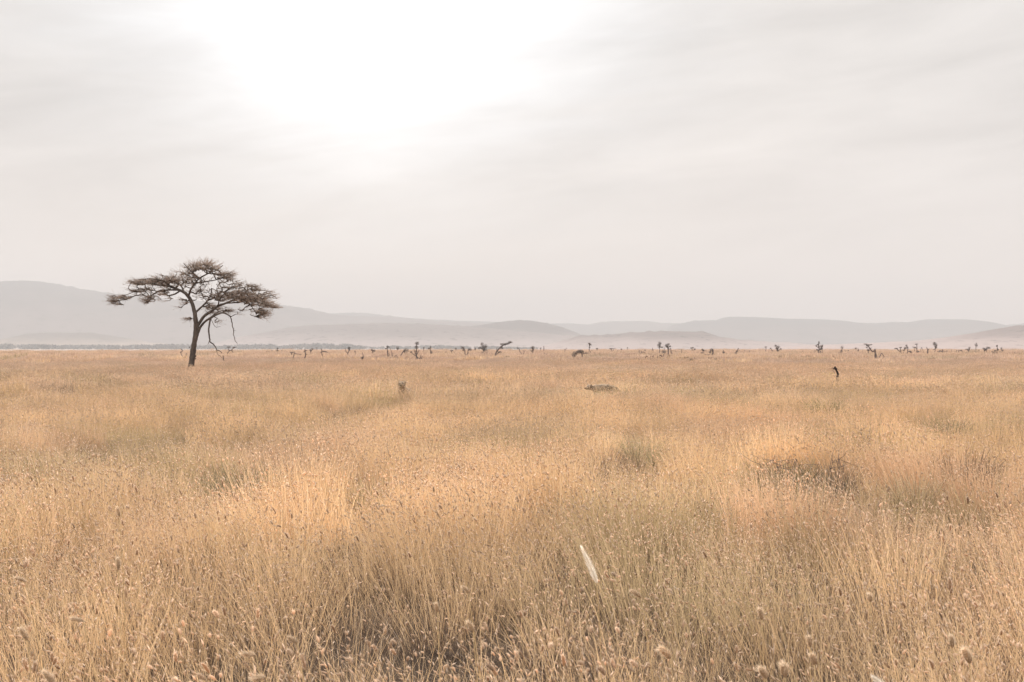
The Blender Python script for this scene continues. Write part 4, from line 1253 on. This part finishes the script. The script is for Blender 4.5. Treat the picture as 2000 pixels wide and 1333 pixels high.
bush('two loose low tufts past the thin spike', (1847, 690), [(1846, 688.3, 2, 1.1), (1849, 686.5, 1.6, 1)], [[0.6, (1846.5, 690), (1844.5, 685.5)]])
dead('hair-thin pole standing alone between mound and posts', (1859, 690.5), [[0.6, (1859, 690.5), (1859.2, 682.5)]])
dead('thin straight post, slimmer of two neighbours', (1868, 690.5), [[0.9, (1868, 690.5), (1868.3, 684)]])
dead('thick dark post, stouter of two neighbours', (1872.5, 692), [[1.7, (1872.5, 692), (1873.5, 684.5)]])
live('small stooped tree with a flat top after the thick post', (1880, 690.5), [[1.0, (1880, 690.5), (1878, 685)]], [(1877.5, 685, 1.5, 0.9), (1880.5, 688, 1.2, 1.6)])
live('wing-shaped little tree with a raised tip', (1891.5, 689), [[1.0, (1891.5, 689), (1891.5, 684), (1893.5, 680)], [0.8, (1891.5, 684.5), (1887, 682.5)]], [(1893.5, 680, 1.6, 1.7), (1888.5, 682.5, 2.3, 0.9), (1891.5, 684.5, 2.3, 1.4)])
live('lollipop tree with a small oval crown on a long stem', (1906.5, 691), [[0.9, (1906.5, 691), (1906.5, 684), (1907, 674)], [0.7, (1906, 687), (1901, 685.5)]], [(1907, 674, 2.1, 2.9), (1906.3, 687.5, 1.2, 1.9)])
dead('short post right after the lollipop tree', (1913, 689.5), [[1.0, (1913, 689.5), (1913, 683)]])
live('broad spreading tree with an uneven crown swept to one side', (1922.5, 692.5), [[1.2, (1922.5, 692.5), (1922.5, 686), (1925, 682), (1929, 680)], [0.9, (1922.5, 685), (1921, 681)], [0.8, (1927, 691), (1927, 684)]], [(1921.5, 681.3, 1.9, 1.4), (1926, 683, 2.9, 1.6), (1929.5, 679.5, 2.7, 1.8), (1933, 680.5, 1.9, 0.7), (1924, 684.5, 1.9, 1.1)])
dead('short bare stem under the swept end of the broad tree', (1934, 689), [[0.9, (1934, 689), (1934, 683.5)]])
bush('thicket of lumpy bushes joined at the ground', (1942, 692.5), [(1939, 688.7, 2, 2.7), (1944, 685.5, 2.2, 1.6), (1944, 689.5, 2.3, 1.8)])
live('slim curved tree rising behind the lumpy thicket', (1946.5, 692), [[1.1, (1946.5, 692), (1948.5, 684), (1947, 675)]], [(1947, 676, 1.4, 1.4), (1949, 683.5, 1.5, 1.6), (1947, 690, 1.8, 1.3)])
bush('upright narrow bush between two slim trees', (1953.5, 691), [(1953.5, 688.5, 1.5, 1.9)])
live('last slim tree of the row with a small top knot', (1958, 690), [[1.0, (1958, 690), (1957.5, 684), (1956, 680)]], [(1956, 680.5, 1.3, 1.1), (1958, 685.5, 1.3, 1.8)])
bush('flat low clump in open grass past the last slim tree', (1974.5, 692), [(1974.5, 690.5, 2.2, 0.9)])
dead('fallen branch sloping into the grass past the last slim tree', (1983, 692), [[1.1, (1980, 688.5), (1983, 691), (1987, 691.8)]], name='fallen_log', cat='log')
# low dark bushes half sunk in the grass
for lab, bx, by, tf in [
    ('wide low dark bush in front of the leaning windswept tree', 988, 698.5, [(988, 696.8, 8, 1.1)]),
    ('small low bush in front of the full bushy tree', 929, 699.5, [(930, 698.2, 5.5, 0.8)]),
    ('long low dark bush in front of the three knob-topped stems', 1338, 701, [(1340, 699, 5, 1.5), (1331, 699.3, 5, 0.9)]),
    ('grey-green low bush just nearer than the long low one', 1350, 706, [(1349, 703.2, 5, 1.9), (1355, 704.3, 2.5, 1.2)]),
    ('dark hump of a bush in front of the bare candelabra side', 1579, 698.5, [(1578, 696.2, 4, 1.7), (1570, 697, 5, 0.9)]),
    ('low dark bush in front of the double-crowned tree', 1523, 699, [(1523, 697.2, 4.5, 1.2)]),
    ('low brown bush in front of the tall oval-crowned tree', 1825, 702, [(1825, 700, 4.5, 1), (1815, 700.5, 7, 0.7)]),
    ('small dark bush in the nearer reddish grass', 1398, 703.5, [(1398, 701.6, 2.6, 1.2)]),
]:
    bush(lab, (bx, by), tf, tuft_col=(1.5, 1.35, 0.95))
burnt = plain_tree('burnt_stump', 'charred black bent stump with a crooked top, nearest dead tree on the plain', 'dead tree', None, (1635, 740.5),
                   [[3.4, (1635, 741), (1636.5, 733), (1635, 727.5), (1632, 722)], [3.6, (1633, 723), (1631, 717)], [1.0, (1631, 719.5), (1624, 719.5)], [0.8, (1629, 720), (1626.5, 723.5)], [0.5, (1627, 724), (1630, 730)], [0.6, (1633, 741), (1632, 737)]],
                   [(1630.8, 718.3, 1.6, 1.5), (1633, 721, 1.9, 1.2)], mat_w=M_burnt, mat_t=M_burnt, seed=77)

# ------------------------------------------------------------------ shrubs and tussocks standing in the grass
def tussock(name, label, cat, px, py, wpx, hpx, ca, cb, n=260, bare=0, lean=0.42):
    """a fountain of leaves; px, py is the foot as the grass lets it be seen"""
    rg = np.random.default_rng(int(px) + 5)
    d = (EYE - 0.30) * F / (py - HZ)
    s = d / F
    H = hpx * s * 0.95 + 0.36
    R = wpx * s * 0.5
    mb = MB()
    n = int(n * 1.5)
    tp, td, _ = stems(mb, rg, n, R * 0.75, H * 0.55, H * 1.05, lean, 0.45, max(0.005, 1.1 * s), 4, ca, cb, wind=0.05, clump=0.6)
    root = mb.build(name, M_shrub, loc=((px - 1000) * s, d, 0))
    if bare:
        tw = MB()
        for i in range(bare):
            a = rg.random() * 2 * math.pi
            p0 = np.array([math.cos(a), math.sin(a), 0]) * R * 0.4 * rg.random()
            up = H * rg.uniform(0.70, 0.95)
            q = p0 + np.array([math.cos(a) * R * rg.uniform(0.3, 1), math.sin(a) * R * 0.6, up])
            e = q + np.array([rg.normal(0, R * 0.5), rg.normal(0, R * 0.3), rg.uniform(-0.3, 0.05) * up])
            Q = smooth_path([p0, (p0 + q) / 2 + rg.normal(0, 0.04, 3), q, e], 10)
            tube(tw, Q, np.linspace(0.75, 0.3, 10) * max(0.005, 0.8 * s), 5)
            for _ in range(5):
                u = Q[rg.integers(4, 10)]
                e2 = u + rg.normal(0, 0.12, 3)
                tube(tw, [u, (u + e2) / 2 + rg.normal(0, 0.015, 3), e2], np.array([0.5, 0.4, 0.25]) * max(0.006, 0.8 * s), 4)
        tw.build('bare_twigs', M_deadwood, root)
    tag(root, label, cat, 'shrubs and tussocks in the tall grass')
    return root


GRN, GRN2 = (0.13, 0.135, 0.065), (0.27, 0.25, 0.12)
GRY, GRY2 = (0.13, 0.105, 0.085), (0.25, 0.205, 0.15)
YEL, YEL2 = (0.55, 0.46, 0.16), (0.66, 0.55, 0.24)
BRN, BRN2 = (0.15, 0.105, 0.075), (0.28, 0.20, 0.135)
tussock('shrub', 'rounded olive green shrub, greenest clump in the open golden grass', 'shrub', 1610, 804, 54, 26, GRN, GRN2, 420)
tussock('shrub', 'yellow-green bush growing against the charred stump', 'shrub', 1618, 741, 13, 15, YEL, YEL2, 160)
tussock('shrub', 'grey-green shrub standing upright in grass past the olive shrub', 'shrub', 1855, 846, 52, 34, GRY, GRN2, 320)
tussock('thorn_bush', 'bare dark thorny bush with arching twigs and grey-green leaves below', 'shrub', 1535, 945, 96, 50, GRN, GRY, 700, bare=4)
tussock('thorn_bush', 'small bare dark thorny bush right beside the large thorny one', 'shrub', 1640, 936, 34, 42, GRY, GRY2, 240, bare=3)
tussock('tussock', 'straw and olive grass tussock fanning out with a dark heart', 'tussock', 1785, 962, 64, 48, BRN, OLIVE2, 320)
tussock('shrub', 'dark brown leafless shrub, widest one at the far side of the thorny bushes', 'shrub', 1885, 925, 76, 52, BRN, GRY, 560)
tussock('tussock', 'dark grey-brown tussock alone in the middle of golden grass', 'tussock', 1188, 908, 34, 42, (0.16, 0.12, 0.10), BRN2, 200)
tussock('tussock', 'row of olive green tufts behind the dark grey-brown tussock', 'tussock', 1258, 884, 66, 34, GRN, OLIVE2, 320)
tussock('tussock', 'reddish brown low tussock behind the thorny bushes', 'tussock', 1502, 804, 36, 14, BRN, BRN2, 160)
tussock('tussock', 'green tussock with a brown foot, far off between two green shrubs', 'tussock', 1786, 800, 28, 20, OLIVE, GRN2, 160)
tussock('shrub', 'broad grey-green leafy patch below the acacia', 'shrub', 478, 945, 120, 44, GRN, GRY2, 520)
tussock('tussock', 'olive tussock near the frame edge below the acacia', 'tussock', 208, 950, 44, 36, OLIVE, OLIVE2, 240)
tussock('tussock', 'upright olive tussock with dark gaps, past the broad grey-green patch', 'tussock', 722, 970, 60, 42, GRN, OLIVE2, 260)
tussock('tussock', 'red-brown low tussock in mid grass above the upright olive tussock', 'tussock', 690, 800, 34, 14, BRN, PINK, 150)
tussock('tussock', 'long dark red-brown patch of low stems left of the acacia foot', 'tussock', 215, 768, 84, 10, BRN, PINK, 300)
tussock('tussock', 'brown tussock with stiff stems below the row of olive tufts', 'tussock', 1395, 985, 60, 50, BRN, OLIVE2, 300)
tussock('tussock', 'low yellow-green patch near the far frame edge', 'tussock', 1875, 742, 46, 10, YEL, OLIVE2, 220)
tussock('tussock', 'dark green low patch touching the far frame edge', 'tussock', 1985, 738, 40, 9, GRN, GRY, 220)
tussock('tussock', 'small yellow-green patch in the plain between stump and frame edge', 'tussock', 1811, 740, 26, 9, YEL, OLIVE2, 140)

# ------------------------------------------------------------------ plumes and fat seed heads near the camera
def near_stalk(name, label, cat, group, px, py, d, ln, wd, ang, hair, core, nb, droop, soft=1.0):
    """a single grass stalk; px, py is the middle of its head"""
    rg = np.random.default_rng(int(px * 3 + py))
    c = at(px, py, d)
    root = empty(name, (c[0] + 0.12 * math.sin(ang), d + 0.02, 0))
    dirv = np.array([-math.sin(ang), -0.05, math.cos(ang)])
    p0 = c - dirv * ln / 2 - np.array(root.location)
    sm = MB()
    tube(sm, smooth_path([(0, 0, 0), (p0[0] * 0.35 + 0.01, 0, p0[2] * 0.55), p0], 14), np.linspace(0.0022, 0.0013, 14), 5, c=(0.66, 0.52, 0.32))
    sm.build('stem', M_straw, root)
    hb = MB()
    head_fine(hb, rg, p0, dirv, ln, wd, core, hair, nb, hl=soft, droop=droop, plume=name == 'plume_grass')
    hb.build('seed_head', M_straw, root)
    tag(root, label, cat, group)
    return root


near_stalk('plume_grass', 'long pale feathery plume slanting over a dark gap in the grass', 'grass plume', None, 1149, 1098, 4.6, 0.18, 0.024, 0.40, (0.93, 0.88, 0.80), (0.86, 0.78, 0.66), 460, -0.05, 0.85)
near_stalk('plume_grass', 'pale plume tip poking up at the bottom edge of the frame', 'grass plume', None, 1722, 1338, 3.0, 0.075, 0.018, 0.62, (0.92, 0.86, 0.77), (0.84, 0.75, 0.62), 420, 0.0, 0.9)
FAT = [(1243, 1158, 3.9, .046, .013, .75, 'bright-tipped slanting seed head near the long plume'), (1300, 1273, 3.0, .042, .015, .6, 'pale fat seed head below the slanting bright-tipped one'),
       (1533, 1308, 3.0, .040, .016, .05, 'fat upright pale seed head near the bottom edge, beside two tall neighbours'), (1589, 1286, 3.1, .034, .014, .15, 'stubby round pale seed head, lower of a stacked pair'),
       (1582, 1252, 3.3, .034, .012, .05, 'slim upright seed head, upper of a stacked pair'), (1890, 1279, 3.0, .046, .016, .28, 'fattest golden seed head crossing a long thin straw'),
       (1860, 1252, 3.3, .040, .012, .0, 'narrow straight seed head next to the fattest golden one'), (1700, 1167, 3.9, .030, .013, .05, 'small blurred seed head above the tall straw stems'),
       (1487, 1198, 3.7, .042, .013, .1, 'upright tan seed head among dark spots in the grass'), (1492, 1313, 3.0, .036, .015, .4, 'tilted tan seed head close to the bottom edge'),
       (232, 928 + 70, 5.2, .05, .012, .1, 'tall slim seed head standing over the pale grass by the frame edge'), (232, 1100, 4.4, .052, .013, -.08, 'dark-cored upright seed head with a bright rim'),
       (48, 1236, 3.4, .046, .014, .3, 'hairy seed head leaning over the dark hollow at the frame edge'), (40, 1130, 4.2, .046, .011, 1.0, 'seed head bent nearly level above the dark hollow'),
       (150, 1208, 3.6, .042, .011, 1.15, 'drooping seed head lying almost flat above the green stems'), (98, 1322, 2.9, .052, .014, .4, 'large dark-streaked seed head at the bottom corner'),
       (854, 1186, 3.8, .034, .012, .0, 'upright seed head in front of the black gap'), (910, 1150, 4.1, .036, .011, .55, 'slanting seed head against the top of the black gap'),
       (920, 1222, 3.6, .040, .013, .3, 'tan seed head in the middle of the black gap'), (486, 1276, 3.1, .040, .012, 1.2, 'golden seed head lying level above a shadowed patch'),
       (505, 1322, 2.9, .036, .013, 1.4, 'level seed head at the bottom edge above bent straws'), (572, 1248, 3.4, .032, .012, .8, 'small seed head leaning out over the shadowed patch')]
for px, py, d, ln, wd, an, lab in FAT:
    near_stalk('bristle_grass', lab, 'seed head', 'large bristly seed heads close to the camera', px, py, d, ln, wd, an, (0.82, 0.67, 0.50), (0.50, 0.37, 0.25), 170, 0.12, 0.85)



# ------------------------------------------------------------------ two cheetahs in the grass
def fur_mat():
    m, t, o = new_mat('spotted_fur')
    tc = N(t, 'ShaderNodeTexCoord')
    vor = N(t, 'ShaderNodeTexVoronoi')
    vor.inputs['Scale'].default_value = 24
    L(t, tc.outputs['Object'], vor.inputs['Vector'])
    n = noise(t, tc.outputs['Object'], 9, 3)
    c = mixc(t, ramp(t, n, 0.3, 0.7), (0.26, 0.19, 0.125), (0.37, 0.275, 0.185))
    c = mixc(t, ramp(t, vor.outputs['Distance'], 0.40, 0.28), c, (0.045, 0.033, 0.026))
    d = N(t, 'ShaderNodeBsdfPrincipled')
    d.inputs['Roughness'].default_value = 0.9
    L(t, c, d.inputs['Base Color'])
    L(t, d.outputs[0], o.inputs['Surface'])
    return m


M_fur = fur_mat()
M_dark = flat_mat('dark_nose', (0.03, 0.022, 0.02), (0.04, 0.03, 0.026), 5)


def skin_body(name, joints, bones, root_i, parent):
    me = bpy.data.meshes.new(name)
    me.from_pydata([j[:3] for j in joints], bones, [])
    o = bpy.data.objects.new(name, me)
    COL.objects.link(o)
    o.modifiers.new('skin', 'SKIN')
    lay = me.skin_vertices[0] if len(me.skin_vertices) else None
    if lay is None:
        bm_ = __import__('bmesh').new()
        bm_.from_mesh(me)
        bm_.verts.layers.skin.verify()
        bm_.to_mesh(me)
        bm_.free()
        lay = me.skin_vertices[0]
    for i, j in enumerate(joints):
        lay.data[i].radius = (j[3], j[4] if len(j) > 4 else j[3])
        lay.data[i].use_root = (i == root_i)
    o.modifiers['skin'].use_smooth_shade = True
    s_ = o.modifiers.new('sub', 'SUBSURF')
    s_.levels = s_.render_levels = 2
    me.materials.append(M_fur)
    o.parent = parent
    return o


def ball(mb, c, r, sides=8):
    u = np.linspace(0, math.pi, 6)
    P = np.array([[c[0], c[1], c[2] - r * math.cos(a)] for a in u])
    tube(mb, P, np.maximum(r * np.sin(u), r * 0.05), sides)


def cheetah(label, loc, rz, J, B, root_i, eyes, nose, sc_=1.0):
    root = empty('cheetah', loc)
    root.rotation_euler = (0, 0, rz)
    root.scale = (sc_, sc_, sc_)
    tag(root, label, 'cheetah', 'cheetahs in the tall grass')
    skin_body('body', J, B, root_i, root)
    for e in eyes:
        mb = MB()
        ball(mb, e, 0.013)
        mb.build('eye', M_dark, root, smooth=True)
    mb = MB()
    ball(mb, nose, 0.018)
    mb.build('nose', M_dark, root, smooth=True)
    return root


# lying, facing the camera, only its head above the grass (local -Y is forward)
J = [(0.15, 0.85, 0.30, .14), (0.05, 0.5, 0.34, .15), (0, 0.2, 0.37, .145), (0, 0.06, 0.48, .085), (0, 0.0, 0.58, .115, .10), (0, -0.095, 0.555, .058), (0, -0.12, 0.55, .032),
     (0.075, 0.01, 0.645, .036), (0.096, 0.01, 0.672, .024), (-0.075, 0.01, 0.645, .036), (-0.096, 0.01, 0.672, .024),
     (0.12, 0.12, 0.2, .06), (0.12, -0.12, 0.06, .04), (0.12, -0.3, 0.05, .045), (-0.12, 0.12, 0.2, .06), (-0.12, -0.12, 0.06, .04), (-0.12, -0.3, 0.05, .045),
     (0.3, 0.6, 0.17, .08), (0.3, 0.86, 0.06, .035), (0.3, 0.62, 0.045, .04), (-0.08, 0.6, 0.17, .08), (-0.08, 0.86, 0.06, .035), (-0.08, 0.62, 0.045, .04),
     (0.22, 1.08, 0.16, .032), (0.4, 1.3, 0.07, .028), (0.62, 1.36, 0.07, .026)]
B = [(0, 1), (1, 2), (2, 3), (3, 4), (4, 5), (5, 6), (4, 7), (7, 8), (4, 9), (9, 10), (2, 11), (11, 12), (12, 13), (2, 14), (14, 15), (15, 16),
     (0, 17), (17, 18), (18, 19), (0, 20), (20, 21), (21, 22), (0, 23), (23, 24), (24, 25)]
CD = 34.5
cheetah('cheetah lying hidden in the grass with only its head and ears showing, facing us', ((785 - 1000) / F * CD, CD, 0.03), math.radians(-4), J, B, 0,
        [(0.045, -0.092, 0.605), (-0.045, -0.092, 0.605)], (0, -0.152, 0.56), 1.08)
# walking to the left, belly deep in grass (local +X is forward)
J = [(-0.36, 0, 0.575, .115), (0, 0, 0.55, .105, .12), (0.28, 0, 0.56, .12, .135), (0.47, 0, 0.575, .07), (0.60, 0, 0.585, .078), (0.69, 0, 0.56, .045), (0.725, 0, 0.555, .03),
     (0.575, 0.065, 0.64, .028), (0.565, 0.085, 0.675, .015), (0.575, -0.065, 0.64, .028), (0.565, -0.085, 0.675, .015),
     (0.27, 0.10, 0.38, .055), (0.36, 0.10, 0.18, .03), (0.42, 0.10, 0.03, .038), (0.24, -0.10, 0.38, .055), (0.20, -0.10, 0.18, .03), (0.22, -0.10, 0.03, .038),
     (-0.28, 0.10, 0.36, .07), (-0.47, 0.10, 0.2, .03), (-0.40, 0.10, 0.03, .038), (-0.36, -0.10, 0.36, .07), (-0.58, -0.10, 0.2, .03), (-0.56, -0.10, 0.03, .038),
     (-0.56, 0, 0.50, .032), (-0.82, 0, 0.33, .028), (-1.05, 0, 0.30, .026), (-1.18, 0, 0.36, .024)]
B = [(0, 1), (1, 2), (2, 3), (3, 4), (4, 5), (5, 6), (4, 7), (7, 8), (4, 9), (9, 10), (2, 11), (11, 12), (12, 13), (2, 14), (14, 15), (15, 16),
     (0, 17), (17, 18), (18, 19), (0, 20), (20, 21), (21, 22), (0, 23), (23, 24), (24, 25), (25, 26)]
cheetah('cheetah walking belly deep in the grass, its spotted back and small head showing', ((1180 - 1000) / F * CD, CD, 0.0), math.radians(180 + 38), J, B, 0,
        [(0.655, 0.04, 0.605), (0.655, -0.04, 0.605)], (0.752, 0, 0.562))


# ------------------------------------------------------------------ haze
def build_haze():
    x0, x1, y0, y1, z0, z1 = -9800, 9800, -450, 14200, -5, 530
    v = [(x, y, zz) for zz in (z0, z1) for y in (y0, y1) for x in (x0, x1)]
    mb = MB()
    mb.add(v, q=[(0, 2, 3, 1), (4, 5, 7, 6), (0, 1, 5, 4), (2, 6, 7, 3), (0, 4, 6, 2), (1, 3, 7, 5)])
    m, t, o = new_mat('haze_air')
    pv = N(t, 'ShaderNodeVolumePrincipled')
    pv.inputs['Color'].default_value = (0.505, 0.52, 0.545, 1)
    pv.inputs['Density'].default_value = 0.00017
    pv.inputs['Anisotropy'].default_value = 0.0
    L(t, pv.outputs[0], o.inputs['Volume'])
    h = mb.build('haze', m)
    tag(h, kind='stuff')
    return h


build_haze()
